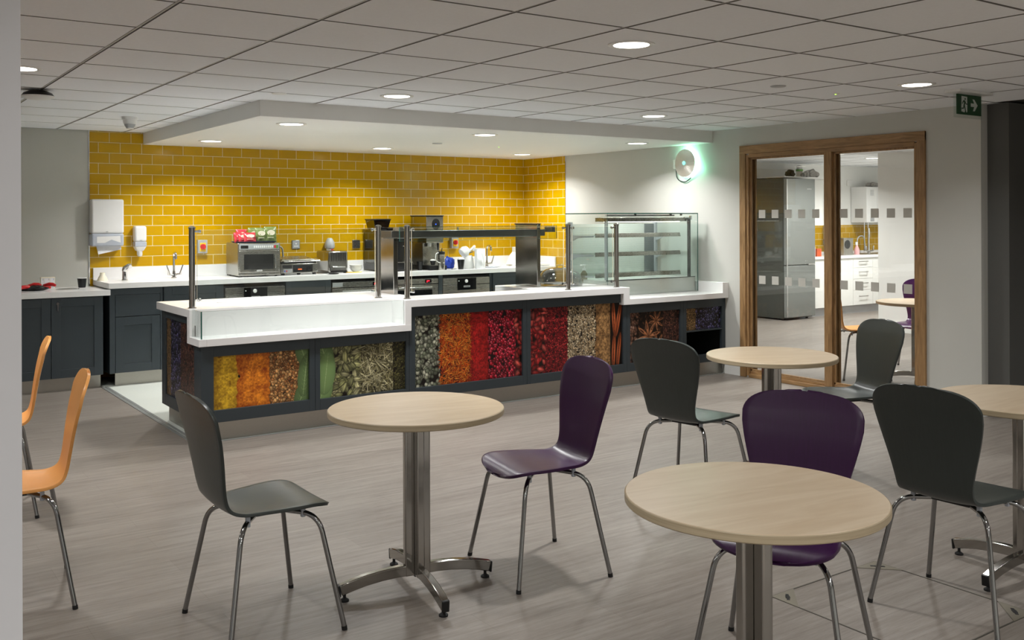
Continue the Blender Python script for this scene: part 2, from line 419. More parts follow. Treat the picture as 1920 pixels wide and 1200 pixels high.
b = B(wo); b.box(XW - .014, XW + .11, 5.315, 5.395, .035, 2.08); wb_(b, 'mullion', 'oak', bev=.003)
for (ya, yb) in ((4.53, 5.315), (5.395, 6.25)):
    b = B(wo)
    for y in (ya, yb - .018): b.box(XW + .012, XW + .032, y, y + .018, .06, 2.075); b.box(XW + .07, XW + .09, y, y + .018, .06, 2.075)
    b.box(XW + .012, XW + .032, ya, yb, 2.057, 2.075); b.box(XW + .012, XW + .032, ya, yb, .06, .078)
    wb_(b, 'glazing_bead', 'oak', bev=.002)
    b = B(wo); b.box(XW + .044, XW + .05, ya + .003, yb - .003, .063, 2.072); wb_(b, 'pane', 'window', smooth=False)
    b = B(wo); b.box(XW + .033, XW + .044, ya, ya + .01, .06, 2.075); b.box(XW + .033, XW + .044, yb - .01, yb, .06, 2.075); wb_(b, 'gasket', 'rubber', smooth=False)
for y in (6.17, 6.017, 5.865, 5.715, 5.562, 5.271, 5.119, 4.967, 4.815, 4.663):
    for z in (.886, 1.503):
        b = B(wo); b.box(XW + .0425, XW + .0435, y - .077, y, z, z + .077)
        wb_(b, 'frosted_square', 'frost', smooth=False)

# ------------------------------------------------------------------ ceiling fixtures
def area(loc, size, power, color=(1, .93, .84), spread=150, name='lamp_or_fill_light'):
    l = bpy.data.lights.new(name, 'AREA'); l.shape = 'DISK'; l.size = size; l.energy = power; l.color = color; l.spread = R(spread)
    o = bpy.data.objects.new(name, l); COL.objects.link(o); o.location = loc; return o
def downlight(x, y, z, label, group, power, color=(1, 1, .99), spread=140):
    t = thing('ceiling_downlight', label, 'downlight', (x, y, z), 0, group)
    B().lathe([(.088, 0), (.088, -.004), (.105, -.008), (.115, -.004), (.116, 0)], seg=40, cap=False).obj('bezel', 'wplastic', t)
    B().lathe([(.092, -.001), (.091, -.004), (.06, -.005), (.002, -.005)], seg=32).obj('diffuser', 'diffuser', t)
    area((x, y, z - .012), .17, power, color, spread)
PM, PS = 16.5, 16.5
G1 = 'round downlights in the tiled ceiling'
for x, y, l in ((3.22, 3.58, 'large round downlight in the ceiling nearest the camera'), (3.21, 5.985, 'round ceiling downlight just in front of the white bulkhead, above its left half'),
                (5.625, 5.98, 'round ceiling downlight just in front of the bulkhead, near its right end'), (5.718, 3.635, 'round ceiling downlight beside the green exit sign'),
                (.86, 6.05, 'round ceiling downlight cut off by the pale wall at left')):
    downlight(x, y, H, l, G1, PM * (.6 if x > 5.7 else 1))
for x, y, k in ((-1.58, 6.05, 1), (-1.58, 3.6, 1.), (.82, 3.6, .35), (3.22, 1.2, .25), (5.62, 1.2, .25), (.82, 1.2, .4), (-1.58, 1.2, 1), (8.0, 1.2, .6),
                (-1.58, -1.2, 1.6), (.82, -1.2, 1.6), (3.22, -1.2, 1.3), (5.62, -1.2, 1.3), (8.0, -1.2, 1.3), (-1.58, -3.4, 1.6), (.82, -3.4, 1.6), (3.22, -3.4, 1.6), (5.62, -3.4, 1.6)):
    area((x, y, H - .012), .17, PM * k, (1, 1, .99), 150)  # unseen lamps without fixtures; rows behind the camera added for ambient light
G2 = 'round downlights in the lowered bulkhead'
for x, n in ((2.905, 'left'), (4.694, 'middle'), (6.485, 'right')):
    for y, d in ((7.13, 'front'), (9.075, 'back')):
        downlight(x, y, 2.245, {'left': 'leftmost', 'middle': 'middle', 'right': 'rightmost'}[n] + ' round downlight in the %s row of the lowered bulkhead' % d, G2, PS, (1, .995, .98), 138)
for x, y, z, nm, l in ((4.839, 8.197, 2.245, 'ceiling_disc', 'small white disc set in the lowered bulkhead'), (5.031, 4.181, H, 'ceiling_disc', 'small white disc set in the tiled ceiling'), (2.48, 6.3, H, 'ceiling_disc', 'faint small disc in the tiled ceiling left of centre')):
    tag(B((x, y, z)).lathe([(.045, -.006), (.05, -.003), (.05, 0)], (x, y, z), 20).obj(nm, 'wplastic' if x < 3 else 'gplastic'), l, 'ceiling disc').location = (x, y, z)
for x, y, z, l in ((5.604, 8.242, 2.245, 'tiny sensor with a green light in the lowered bulkhead'), (5.679, 4.216, H, 'tiny sensor with a green light in the tiled ceiling')):
    t = thing('ceiling_sensor', l, 'sensor', (x, y, z))
    B().lathe([(.02, -.004), (.026, 0)], seg=16).obj('rim', 'wplastic', t); B().cyl((-.008, 0, -.007), .006, .004, 8).obj('indicator', 'led_green', t)
t = thing('smoke_detector', 'white smoke detector hanging from the ceiling above the left tiles', 'smoke detector', (2.02, 8.42, H))
B().lathe([(.062, 0), (.062, -.02), (.055, -.028), (.055, -.03), (.05, -.055), (.046, -.06)], seg=28).obj('base', 'wplastic', t)
B().lathe([(.046, -.06), (.044, -.07), (.03, -.092)], seg=12).obj('chamber', 'gplastic', t)
B().lathe([(.03, -.092), (.028, -.1), (.002, -.102)], seg=20).obj('cap', 'wplastic', t)
t = thing('wireless_access_point', 'round white and black device hanging below the ceiling at left', 'access point', (1.10, 6.98, H))
B().lathe([(.002, -.006), (.05, -.008), (.085, -.022), (.1, -.042)], seg=32).obj('back_shell', 'black', t)
B().lathe([(.1, -.042), (.098, -.05), (.07, -.062), (.002, -.066)], seg=32).obj('cover', 'wplastic', t)
B().tube(arc([(.02, .02, -.001), (.05, -.03, -.02), (-.03, -.06, -.03)], .02), .004, 6).obj('cable', 'wplastic', t)

# exit sign
t = thing('exit_sign', 'green hanging exit sign with running figure and right arrow', 'exit sign', (6.39, 3.672, H))
so = t.location
B(so).box(6.14, 6.55, 3.585, 3.7, H - .018, H).obj('ceiling_plate', 'wplastic', t, bev=.002)
B(so).box(6.215, 6.565, 3.674, 3.680, H - .178, H - .018).obj('backing', 'clear', t, smooth=False)
B(so).box(6.24, 6.543, 3.669, 3.674, 2.206, 2.352).obj('face', 'sign', t, smooth=False)
def sgn(pts, m='signwhite', y=3.6685, d=-.0008, name='pictogram'):
    # pts in crop pixels (0..1 of the sign's width and height, y down)
    b = B(so); b.poly([(6.24 + u * .303, y, 2.352 - v * .146) for u, v in pts], (0, d, 0)); return b.obj(name, m, t, smooth=False)
sgn([(.18, .14), (.41, .16), (.41, .97 - .1), (.36, .9), (.33, .78), (.3, .9), (.17, .86), (.18, .78), (.17, .68), (.18, .5)], name='door_shape')
def blob(cx, cy, r, ry): return [(cx + r * math.cos(k * PI / 8), cy + ry * math.sin(k * PI / 8)) for k in range(16)]
for p in (blob(.325, .27, .022, .05), [(.25, .34), (.30, .33), (.335, .38), (.31, .58), (.26, .56), (.28, .42)], [(.25, .34), (.22, .42), (.2, .5), (.215, .52), (.245, .44), (.28, .4)],
          [(.33, .36), (.36, .47), (.41, .49), (.41, .53), (.35, .52), (.31, .42)], [(.26, .54), (.31, .56), (.335, .7), (.37, .9), (.345, .91), (.3, .72), (.275, .62)],
          [(.26, .54), (.29, .6), (.265, .74), (.18, .74), (.175, .69), (.245, .68)]):
    sgn(p, 'sign', 3.6677, -.0006, 'running_figure')
sgn([(.56, .44), (.70, .44), (.63, .25), (.70, .25), (.84, .52), (.72, .80), (.65, .80), (.70, .6), (.56, .6)], name='arrow')

# round steel wall lamp
t = thing('wall_lamp', 'round brushed steel disc lamp glowing green on the white wall', 'wall lamp', (XW, 7.03, 2.06))
lo = t.location
B().lathe([(.05, 0), (.05, -.03)], seg=24, axis='x').obj('mount', 'wplastic', t)
rg = B().lathe([(.135, -.052), (.142, -.05), (.142, -.012), (.135, -.010)], seg=48, axis='x', cap=True).obj('glow_ring', 'glow', t)
def fan(m):
    nt = m.node_tree
    tc = N(nt, 'ShaderNodeTexCoord'); sp = N(nt, 'ShaderNodeSeparateXYZ'); nt.links.new(tc.outputs['Object'], sp.inputs[0])
    at = N(nt, 'ShaderNodeMath', operation='ARCTAN2'); nt.links.new(sp.outputs[1], at.inputs[0]); nt.links.new(sp.outputs[2], at.inputs[1])
    cb = N(nt, 'ShaderNodeCombineXYZ'); nt.links.new(at.outputs[0], cb.inputs[0])
    no = N(nt, 'ShaderNodeTexNoise'); no.inputs['Scale'].default_value = 14; nt.links.new(cb.outputs[0], no.inputs['Vector'])
    bp = N(nt, 'ShaderNodeBump'); bp.inputs['Strength'].default_value = .5; bp.inputs['Distance'].default_value = .01
    nt.links.new(no.outputs['Fac'], bp.inputs['Height']); nt.links.new(bp.outputs[0], nt.nodes['Principled BSDF'].inputs['Normal'])
    return m
M['spun'] = fan(mat('spun_steel', (222, 223, 222), .3, .75, .02, rvar=.0))
B().lathe([(.14, -.062), (.14, -.066), (.08, -.072), (.022, -.076)], seg=48, axis='x').obj('disc', 'spun', t)
B().lathe([(.02, -.076), (.02, -.081), (.01, -.084), (.002, -.084)], seg=20, axis='x').obj('hub', emit('hub_light', (150, 235, 220), .9), t)
B(lo).box(XW - .04, XW, 7.165, 7.225, 2.01, 2.105).obj('junction_box', 'wplastic', t, bev=.004)
B(lo).tube(arc([(XW - .02, 7.2, 2.01), (XW - .02, 7.19, 1.9), (XW - .02, 7.07, 1.865), (XW - .02, 6.99, 1.91)], .07), .005, 8).obj('cable', 'rubber', t)
for yy, zz in ((7.03, 2.24), (6.87, 2.0)):
    pl = bpy.data.lights.new('lamp_glow', 'POINT'); pl.energy = .35; pl.color = (.2, 1, .55); pl.shadow_soft_size = .04
    o = bpy.data.objects.new('lamp_glow', pl); COL.objects.link(o); o.location = (XW - .05, yy, zz)

# ------------------------------------------------------------------ printed spice panels (printed image painted texel by texel)
rng = np.random.default_rng(5)
def nz(h, w, sc, oct=3):
    out = np.zeros((h, w)); amp = 1; tot = 0
    for o_ in range(oct):
        s = max(1.2, sc / 2 ** o_); gh, gw = int(h / s) + 3, int(w / s) + 3
        g = rng.random((gh, gw)); ys = np.arange(h) / s; xs = np.arange(w) / s
        yi = ys.astype(int); xi = xs.astype(int); fy = (ys - yi)[:, None]; fx = (xs - xi)[None]
        fy = fy * fy * (3 - 2 * fy); fx = fx * fx * (3 - 2 * fx)
        out += amp * (g[yi][:, xi] * (1 - fy) * (1 - fx) + g[yi + 1][:, xi] * fy * (1 - fx) + g[yi][:, xi + 1] * (1 - fy) * fx + g[yi + 1][:, xi + 1] * fy * fx)
        tot += amp; amp *= .55
    return out / tot
def stamp(I, cx, cy, a, bb, th, col, edge=.25, hl=.35, hr=.12, stripe=0):
    h, w, _ = I.shape; r = max(a, bb) + 1.5
    x0, x1, y0, y1 = int(max(0, cx - r)), int(min(w, cx + r + 1)), int(max(0, cy - r)), int(min(h, cy + r + 1))
    if x1 <= x0 or y1 <= y0: return
    yy, xx = np.mgrid[y0:y1, x0:x1]; dx, dy = xx - cx, yy - cy; c, s = math.cos(th), math.sin(th)
    u = (dx * c + dy * s) / a; v = (-dx * s + dy * c) / bb; d = u * u + v * v
    m = d < 1
    sh = edge + (1 - edge) * (1 - d.clip(0, 1)) ** .6
    if stripe: sh = sh * (1 - .25 * (np.sin(v * stripe) > .3))
    g = np.exp(-(((dx + a * .25) ** 2 + (dy - bb * .35) ** 2)) / (hr * max(a, bb) ** 2 + .3)) * hl
    val = np.array(col)[None, None] * sh[..., None] + g[..., None]
    I[y0:y1, x0:x1][m] = val[m]
def fill_seeds(I, x0, x1, cols, a, bb, n, **k):
    h = I.shape[0]
    for _ in range(n):
        c = np.array(cols[rng.integers(len(cols))]) / 255. * rng.uniform(.65, 1.12)
        s = rng.uniform(.75, 1.15)
        stamp(I, rng.uniform(x0, x1), rng.uniform(-2, h + 2), a * s, bb * s, rng.uniform(0, PI), c, **k)
def powder(I, x0, x1, dark, light, sc=6, gamma=1.):
    h = I.shape[0]; x0, x1 = int(max(0, x0 - 5)), int(min(I.shape[1], x1 + 5)); w = x1 - x0
    if w <= 0: return
    n = (nz(h, w, sc, 4) * .5 + nz(h, w, 4.5, 2) * .5); n = ((n - n.min()) / (n.max() - n.min())) ** gamma
    # round heap: the middle of each printed heap is paler
    xx = np.linspace(-1, 1, w)[None]; n = (n * (1.1 - .45 * xx ** 2)).clip(0, 1)
    cols_ = np.arange(w)[None]; wob = nz(h, 2, 22, 3)[:, :1] * 18; wob2 = nz(h, 2, 16, 3)[:, :1] * 16
    mk = (cols_ > (wob - 4 if x0 > 0 else -9)) & (cols_ < w - (wob2 - 4 if x1 < I.shape[1] - 2 else -9))
    val = np.array(dark)[None, None] / 255. * (1 - n[..., None]) + np.array(light)[None, None] / 255. * n[..., None]
    I[:, x0:x1][mk] = val[mk]
def band(I, kind, u0, u1):
    h, w, _ = I.shape; x0, x1 = u0 * w, u1 * w; A = (x1 - x0) * h
    if kind == 'turmeric': powder(I, x0, x1 + 4, (104, 66, 8), (252, 206, 54), 17, .8)
    if kind == 'orange_powder': powder(I, x0, x1 + 4, (120, 40, 6), (255, 158, 44), 17, .8)
    if kind == 'red_powder': powder(I, x0, x1, (80, 10, 10), (204, 38, 34), 8)
    if kind == 'brown_powder': powder(I, x0, x1, (60, 40, 22), (212, 162, 104), 9)
    if kind in ('nuggets', 'coriander', 'peppercorn', 'berries', 'goji', 'cardamom', 'allspice', 'cumin', 'juniper', 'cloves', 'rosemary', 'saffron', 'herb', 'sumac', 'leaf', 'cinnamon', 'anise'):
        I[:, int(max(0, x0)):int(x1)] = np.array((22, 14, 10)) / 255.
    if kind == 'nuggets': fill_seeds(I, x0, x1, [(216, 150, 84), (170, 106, 54), (236, 178, 110)], 6.6, 4.6, int(A / 18), hl=.1)
    if kind == 'coriander': fill_seeds(I, x0, x1, [(210, 184, 142), (164, 136, 98), (232, 210, 172)], 4., 3.9, int(A / 20), hl=.15)
    if kind == 'peppercorn': fill_seeds(I, x0, x1, [(150, 152, 128), (112, 118, 96), (196, 196, 172)], 8.2, 7.6, int(A / 72), hl=.15)
    if kind == 'berries': fill_seeds(I, x0, x1, [(190, 18, 40), (140, 10, 28), (214, 44, 66)], 6.4, 6.3, int(A / 56), hl=.5, hr=.06)
    if kind == 'goji': fill_seeds(I, x0, x1, [(190, 44, 42), (220, 84, 74), (150, 28, 28)], 16, 8.5, int(A / 120), hl=.1, stripe=3)
    if kind == 'cardamom': fill_seeds(I, x0, x1, [(182, 180, 122), (206, 200, 146), (156, 156, 100)], 18, 8.8, int(A / 150), hl=.06, stripe=7)
    if kind == 'allspice': fill_seeds(I, x0, x1, [(140, 98, 78), (164, 124, 104), (104, 68, 52)], 9, 8.8, int(A / 110), hl=.1)
    if kind == 'cumin': fill_seeds(I, x0, x1, [(166, 128, 80), (130, 98, 60), (196, 158, 108)], 5, 1.3, int(A / 9), hl=.0)
    if kind == 'juniper': fill_seeds(I, x0, x1, [(44, 40, 68), (34, 30, 50), (92, 84, 136)], 6, 5.9, int(A / 56), hl=.5, hr=.06)
    if kind == 'cloves': fill_seeds(I, x0, x1, [(92, 52, 42), (124, 74, 58), (60, 34, 30)], 6, 2.2, int(A / 24), hl=.1); fill_seeds(I, x0, x1, [(130, 84, 62), (100, 60, 46)], 2.6, 2.6, int(A / 150), hl=.1)
    if kind == 'rosemary': fill_seeds(I, x0, x1, [(150, 142, 100), (210, 202, 160), (100, 94, 60)], 20, 1.5, int(A / 34), hl=.0, edge=.6)
    if kind == 'saffron': fill_seeds(I, x0, x1, [(220, 96, 20), (244, 150, 56), (176, 48, 14)], 13, 1.2, int(A / 18), hl=.0, edge=.6)
    if kind == 'herb': fill_seeds(I, x0, x1, [(84, 80, 44), (112, 106, 60), (56, 54, 28)], 5, 2, int(A / 14), hl=.0)
    if kind == 'sumac': fill_seeds(I, x0, x1, [(150, 22, 30), (110, 12, 20), (204, 56, 56)], 4.6, 2.0, int(A / 12), hl=.05)
    if kind == 'leaf':
        I[:, int(max(0, x0)):int(x1) + 1] = np.array((66, 88, 48)) / 255.
        wd = x1 - x0
        for cy, cx, th, rr in ((.12, .3, 1.2, .30), (.9, .4, 1.9, .34), (.48, .6, 1.45, .42)):
            X_, Y_ = x0 + wd * cx, cy * h; L = h * rr
            stamp(I, X_, Y_, L, wd * .8, th, np.array((112, 138, 86)) / 255. * rng.uniform(.85, 1.12), hl=0, edge=.8)
            stamp(I, X_, Y_, L * .97, .9, th, np.array((164, 184, 130)) / 255., hl=0, edge=.9)
            for q in np.linspace(-.7, .7, 8):
                for sd in (-1, 1):
                    vx, vy = X_ + math.cos(th) * L * q, Y_ + math.sin(th) * L * q
                    stamp(I, vx + math.cos(th + sd * .8) * wd * .22, vy + math.sin(th + sd * .8) * wd * .22, wd * .24, .55, th + sd * .8, np.array((126, 154, 92)) / 255., hl=0, edge=.9)
    if kind == 'cinnamon':
        for k, (u, t_) in enumerate(((.28, PI / 2 - .05), (.72, PI / 2 - .12), (.3, PI / 2 + .06), (.72, PI / 2 - .2))):
            stamp(I, x0 + (x1 - x0) * u, h * (.22 if k < 2 else .74), h * .3, (x1 - x0) * .18, t_, np.array((206, 100, 54)) / 255., hl=.05, edge=.35, stripe=5)
            stamp(I, x0 + (x1 - x0) * u, h * (.22 if k < 2 else .74), h * .27, (x1 - x0) * .03, t_, np.array((60, 24, 12)) / 255., hl=0, edge=.6)
    if kind == 'anise':
        fill_seeds(I, x0, x1, [(66, 40, 26), (92, 56, 36)], 9, 3, int(A / 120), hl=.05)
        for cx, cy, rr in ((.38, .5, .34), (.74, .3, .26), (.7, .8, .22)):
            X_, Y_ = x0 + (x1 - x0) * cx, h * cy
            for k in range(8):
                th = k * PI / 4 + .2; L = h * rr
                stamp(I, X_ + math.cos(th) * L * .52, Y_ + math.sin(th) * L * .52, L * .5, L * .12, th, np.array((200, 128, 84)) / 255., hl=.06, edge=.3, stripe=3)
                stamp(I, X_ + math.cos(th) * L * .6, Y_ + math.sin(th) * L * .6, L * .2, L * .05, th, np.array((70, 34, 20)) / 255., hl=.1)
M['print'], nt_, b_ = newmat('printed_spices')
at_ = N(nt_, 'ShaderNodeAttribute', attribute_name='print'); nt_.links.new(at_.outputs['Color'], b_.inputs['Base Color'])
b_.inputs['Roughness'].default_value = .32; b_.inputs['Specular IOR Level'].default_value = .35
def print_panel(name, p0, du, dv, wid, hei, bands, parent, off, res=.0024):
    """p0 lower left corner, du/dv unit vectors, bands (kind, u0, u1)"""
    w, h = int(wid / res), int(hei / res); I = np.zeros((h + 1, w + 1, 3))
    for kd in bands: band(I, *kd)
    I = I.clip(0, 1); I = np.where(I <= .04045, I / 12.92, ((I + .055) / 1.055) ** 2.4)
    uu, vv = np.meshgrid(np.linspace(0, wid, w + 1), np.linspace(0, hei, h + 1))
    P = np.array(p0)[None, None] + uu[..., None] * np.array(du) + vv[..., None] * np.array(dv) - np.array(off)
    me = bpy.data.meshes.new(name); nv = (w + 1) * (h + 1)
    idx = np.arange(nv).reshape(h + 1, w + 1); q = np.stack([idx[:-1, :-1], idx[:-1, 1:], idx[1:, 1:], idx[1:, :-1]], -1).reshape(-1, 4)
    me.vertices.add(nv); me.vertices.foreach_set('co', P.reshape(-1).astype(np.float32))
    me.loops.add(q.size); me.loops.foreach_set('vertex_index', q.reshape(-1).astype(np.int32))
    me.polygons.add(len(q)); me.polygons.foreach_set('loop_start', np.arange(0, q.size, 4, dtype=np.int32))
    me.update(calc_edges=True)
    ca = me.color_attributes.new('print', 'FLOAT_COLOR', 'POINT')
    ca.data.foreach_set('color', np.concatenate([I, np.ones((h + 1, w + 1, 1))], -1).reshape(-1).astype(np.float32))
    me.materials.append(M['print']); o = bpy.data.objects.new(name, me); COL.objects.link(o); o.parent = parent
    o['label'] = 'printed photograph of spices'
    return o

# ------------------------------------------------------------------ serving counter
F = 6.55
GC = 'panelled units of the serving counter'
def unit(xa, xb, pa, pb, zt, z0, z1, label, bands, back=7.45, postw=None):
    t = thing('counter_unit', label, 'counter unit', ((xa + xb) / 2, F, 0), 0, GC); of = t.location
    b = B(of); b.box(xa + .001, xb - .001, F + .03, back, .13, zt); b.obj('carcass', 'cab', t, smooth=False)
    b = B(of); b.box(xa + .001, pa, F, F + .03, .13, zt); b.box(pb, xb - .001, F, F + .03, .13, zt)
    b.box(pa, pb, F, F + .03, .13, z0); b.box(pa, pb, F, F + .03, z1, zt); b.obj('frame', 'cab', t, bev=.0015, smooth=False)
    if bands: print_panel('spice_print', (pa, F + .022, z0), (1, 0, 0), (0, 0, 1), pb - pa, z1 - z0, bands, t, of)
    return t, of
t, of = unit(2.037, 2.843, 2.109, 2.800, .655, .213, .578, 'dark counter unit printed with yellow and orange spice powders, leftmost',
     [('turmeric', 0, .25), ('orange_powder', .25, .6), ('nuggets', .59, .92), ('leaf', .9, 1)])
E_ = print_panel('spice_print', (2.035, 7.405, .215), (0, -1, 0), (0, 0, 1), .70, .565, [('cumin', 0, .17), ('juniper', .16, .5), ('cloves', .5, 1)], t, of)
b = B(of)
b.box(2.024, 2.04, 7.405, 7.5, .13, .838); b.box(2.024, 2.04, 6.55, 6.705, .13, .655); b.box(2.024, 2.04, 6.705, 7.405, .13, .215); b.box(2.024, 2.04, 6.78, 7.405, .78, .838); b.box(2.041, 2.06, 6.79, 7.5, .13, .835)
b.obj('end_frame', 'cab', t, bev=.0015, smooth=False)
unit(2.843, 3.612, 2.881, 3.584, .655, .208, .575, 'dark counter unit printed with bay leaves, green cardamom pods and rosemary',
     [('cardamom', .08, .52), ('rosemary', .48, .9), ('herb', .86, 1), ('leaf', 0, .13)])
unit(3.612, 4.722, 3.665, 4.682, .835, .206, .76, 'dark counter unit printed with green peppercorns, orange strands and red berries',
     [('peppercorn', 0, .24), ('red_powder', .48, .68), ('saffron', .23, .5), ('berries', .68, .96), ('goji', .94, 1)], back=6.85)
unit(4.722, 5.828, 4.762, 5.782, .835, .203, .756, 'dark counter unit printed with red flakes, pale seeds and cinnamon sticks',
     [('sumac', .15, .4), ('goji', 0, .16), ('coriander', .4, .7), ('brown_powder', .7, .88), ('cinnamon', .87, 1)])
unit(5.828, 6.53, 5.866, 6.49, .735, .203, .653, 'dark counter unit printed with star anise and cloves', [('allspice', 0, .24), ('cloves', .6, 1), ('anise', .2, .68)])
# last unit with an open compartment
t = thing('counter_unit', 'dark end counter unit with an open compartment below a narrow spice print', 'counter unit', (6.8, F, 0), 0, GC); of = t.location
b = B(of); b.box(6.531, 6.55, F + .03, 7.45, .13, .735); b.box(7.07, 7.09, F + .03, 7.45, .13, .735); b.box(6.55, 7.07, 7.1, 7.45, .13, .735); b.box(6.55, 7.07, F + .03, 7.1, .13, .15); b.box(6.55, 7.07, F + .03, 7.1, .44, .735)
b.obj('carcass', 'cab_dark', t, smooth=False)
b = B(of); b.box(6.531, 6.571, F, F + .03, .13, .735); b.box(7.049, 7.095, F, F + .03, .13, .735); b.box(6.571, 7.049, F, F + .03, .13, .205); b.box(6.571, 7.049, F, F + .03, .653, .735); b.box(6.571, 7.049, F, F + .03, .43, .443)
b.obj('frame', 'cab', t, bev=.0015, smooth=False)
print_panel('spice_print', (6.571, F + .022, .443), (1, 0, 0), (0, 0, 1), .478, .21, [('cumin', 0, .32), ('juniper', .31, 1)], t, of)
tag(B().box(2.07, 7.09, F + .045, F + .06, 0, .13).box(2.07, 2.085, F + .045, 7.48, 0, .13).obj('counter_plinth', 'kick', smooth=False), 'brushed steel plinth along the foot of the serving counter', 'plinth')
# worktop of the counter: one continuous moulding
b = B()
b.box(1.998, 3.61, 6.72, 7.55, .835, .89)                       # left high top
b.box(1.998, 2.05, 6.5101, 6.7802, .655, .705); b.box(2.05, 3.61, 6.51, 6.78, .655, .705)   # low display shelf
b.box(1.9985, 3.58, 6.72, 6.7799, .70, .84)                      # back of the recess
b.box(3.556, 3.611, 6.5105, 6.78, .655, .8899)                 # right cheek
b.box(3.6105, 5.8, 6.5102, 6.86, .835, .8903)
b.box(3.56, 3.81, 6.80, 7.55, .8352, .8901); b.box(5.01, 5.8, 6.80, 7.4501, .8352, .8901)
b.box(5.755, 5.8255, 6.5101, 6.80, .735, .8904); b.box(5.755, 5.8252, 6.78, 7.45, .735, .8902)
b.box(5.80, 7.099, 6.5103, 7.52, .7345, .785)
b.box(7.02, 7.0985, 6.5104, 7.519, .78, .884)
b.box(5.82, 7.0, 7.47, 7.5195, .78, .884)
cw = tag(b.obj('counter_worktop', 'solid', bev=.0025, smooth=False), 'white stepped worktop along the whole serving counter', 'worktop')
t = thing('display_glass', 'low clear glass guard around the recess at the left end of the counter', 'glass guard', (2.8, 6.53, .705)); of = t.location
B(of).box(2.024, 3.556, 6.527, 6.535, .705, .89).obj('front_pane', 'clear', t, smooth=False)
B(of).box(2.016, 2.024, 6.528, 6.72, .705, .89).obj('end_pane', 'clear', t, smooth=False)
B(of).box(2.0155, 2.0245, 6.5265, 6.5285, .7052, .8905).box(2.02, 3.556, 6.528, 6.534, .8902, .8908).obj('polished_edge', 'gedge', t, smooth=False)
tag(B((2.376, 7.183, .89)).lathe([(.038, 0), (.038, .002), (.033, .003), (.002, .003)], (2.376, 7.183, .89), 24).obj('cable_grommet', 'gplastic'), 'round grey grommet set in the left end of the counter top', 'grommet').location = (2.376, 7.183, .89)

GP = 'chrome posts standing on the serving counter'
def post(x, y, label, sides):
    t = thing('screen_post', label, 'post', (x, y, .89), 0, GP)
    B().lathe([(.03, 0), (.03, .004), (.021, .006), (.021, .555), (.026, .556), (.026, .562), (.015, .571), (.002, .573)], seg=24).obj('tube', 'darkchrome', t)
    for s in sides:
        for z in (.055, .535):
            B().lathe([(.007, 0), (.007, .028), (.012, .03), (.012, .042)], (s * .018, 0, z), 12, 'x').obj('glass_clamp', 'chrome', t) if s > 0 else \
                B().lathe([(.007, 0), (.007, -.028), (.012, -.03), (.012, -.042)], (s * .018, 0, z), 12, 'x').obj('glass_clamp', 'chrome', t)
    return t
post(2.052, 6.837, 'chrome post at the left end of the serving counter', (1,))
post(3.505, 6.852, 'chrome post just left of the step in the counter top', (-1,))
post(3.632, 6.616, 'chrome post at the front edge just right of the counter step', (1,))
post(5.200, 6.602, 'chrome post in front of the clear cake dome', (-1, 1))
post(5.735, 6.585, 'chrome post in front of the left corner of the glass display case', (-1,))
def pane(name, label, xa, xb, y, z0, z1):
    t = thing(name, label, 'glass screen', ((xa + xb) / 2, y, z0)); of = t.location
    B(of).box(xa, xb, y - .003, y + .003, z0, z1).obj('pane', 'clear', t, smooth=False)
    B(of).box(xa - .0005, xa + .001, y - .0031, y + .0031, z0, z1).box(xb - .001, xb + .0005, y - .0031, y + .0031, z0, z1).box(xa, xb, y - .0031, y + .0031, z1 - .0005, z1 + .0005).obj('polished_edge', 'cream', t, smooth=False)
pane('glass_screen', 'wide clear glass screen between the two left chrome posts', 2.085, 3.47, 6.837, .935, 1.435)
pane('glass_screen', 'clear glass screen in front of the heated gantry', 3.668, 5.16, 6.612, .935, 1.435)
pane('glass_screen', 'short clear glass screen left of the glass display case', 5.24, 5.70, 6.595, .935, 1.435)

# heated gantry
t = thing('heated_gantry', 'stainless steel heated gantry with a glass visor over the counter', 'food gantry', (4.5, 7.15, .89)); of = t.location
B(of).box(3.745, 3.785, 7.05, 7.36, .89, 1.35).obj('leg', 'darkchrome', t, bev=.003)
B(of).box(5.185, 5.222, 7.03, 7.37, .89, 1.452).obj('leg', 'darkchrome', t, bev=.003)
B(of).box(5.18, 5.225, 7.03, 7.375, 1.452, 1.462).obj('leg_cap', 'black', t)
B(of).box(3.725, 5.285, 7.045, 7.245, 1.352, 1.41).obj('beam', 'beam', t, bev=.003)
B(of).box(3.80, 5.2, 7.09, 7.2, 1.345, 1.352).obj('lamp_cover', 'gplastic', t)
B(of).box(3.745, 5.34, 6.95, 7.28, 1.436, 1.442).obj('glass_shelf', 'clear', t, smooth=False)
B(of).box(3.745, 5.34, 6.943, 6.949, 1.328, 1.442).obj('glass_visor', 'clear', t, smooth=False)
b = B(of); b.box(3.745, 5.34, 6.9425, 6.9495, 1.4415, 1.4435); b.box(3.745, 5.34, 6.9425, 6.9495, 1.3265, 1.328); b.box(3.7445, 3.746, 6.9425, 6.9495, 1.327, 1.443); b.box(5.339, 5.3405, 6.9425, 6.9495, 1.327, 1.443)
b.obj('polished_edge', 'gedge', t, smooth=False)
for x in (4.22, 4.38): B(of).cyl((x, 7.08, 1.41), .008, .026, 10).obj('shelf_stud', 'chrome', t)
B(of).box(5.29, 5.33, 6.95, 7.06, 1.385, 1.436).obj('end_bracket', 'steel', t, bev=.002)
B(of).box(3.74, 3.79, 6.95, 7.05, 1.41, 1.436).obj('end_bracket', 'steel', t, bev=.002)

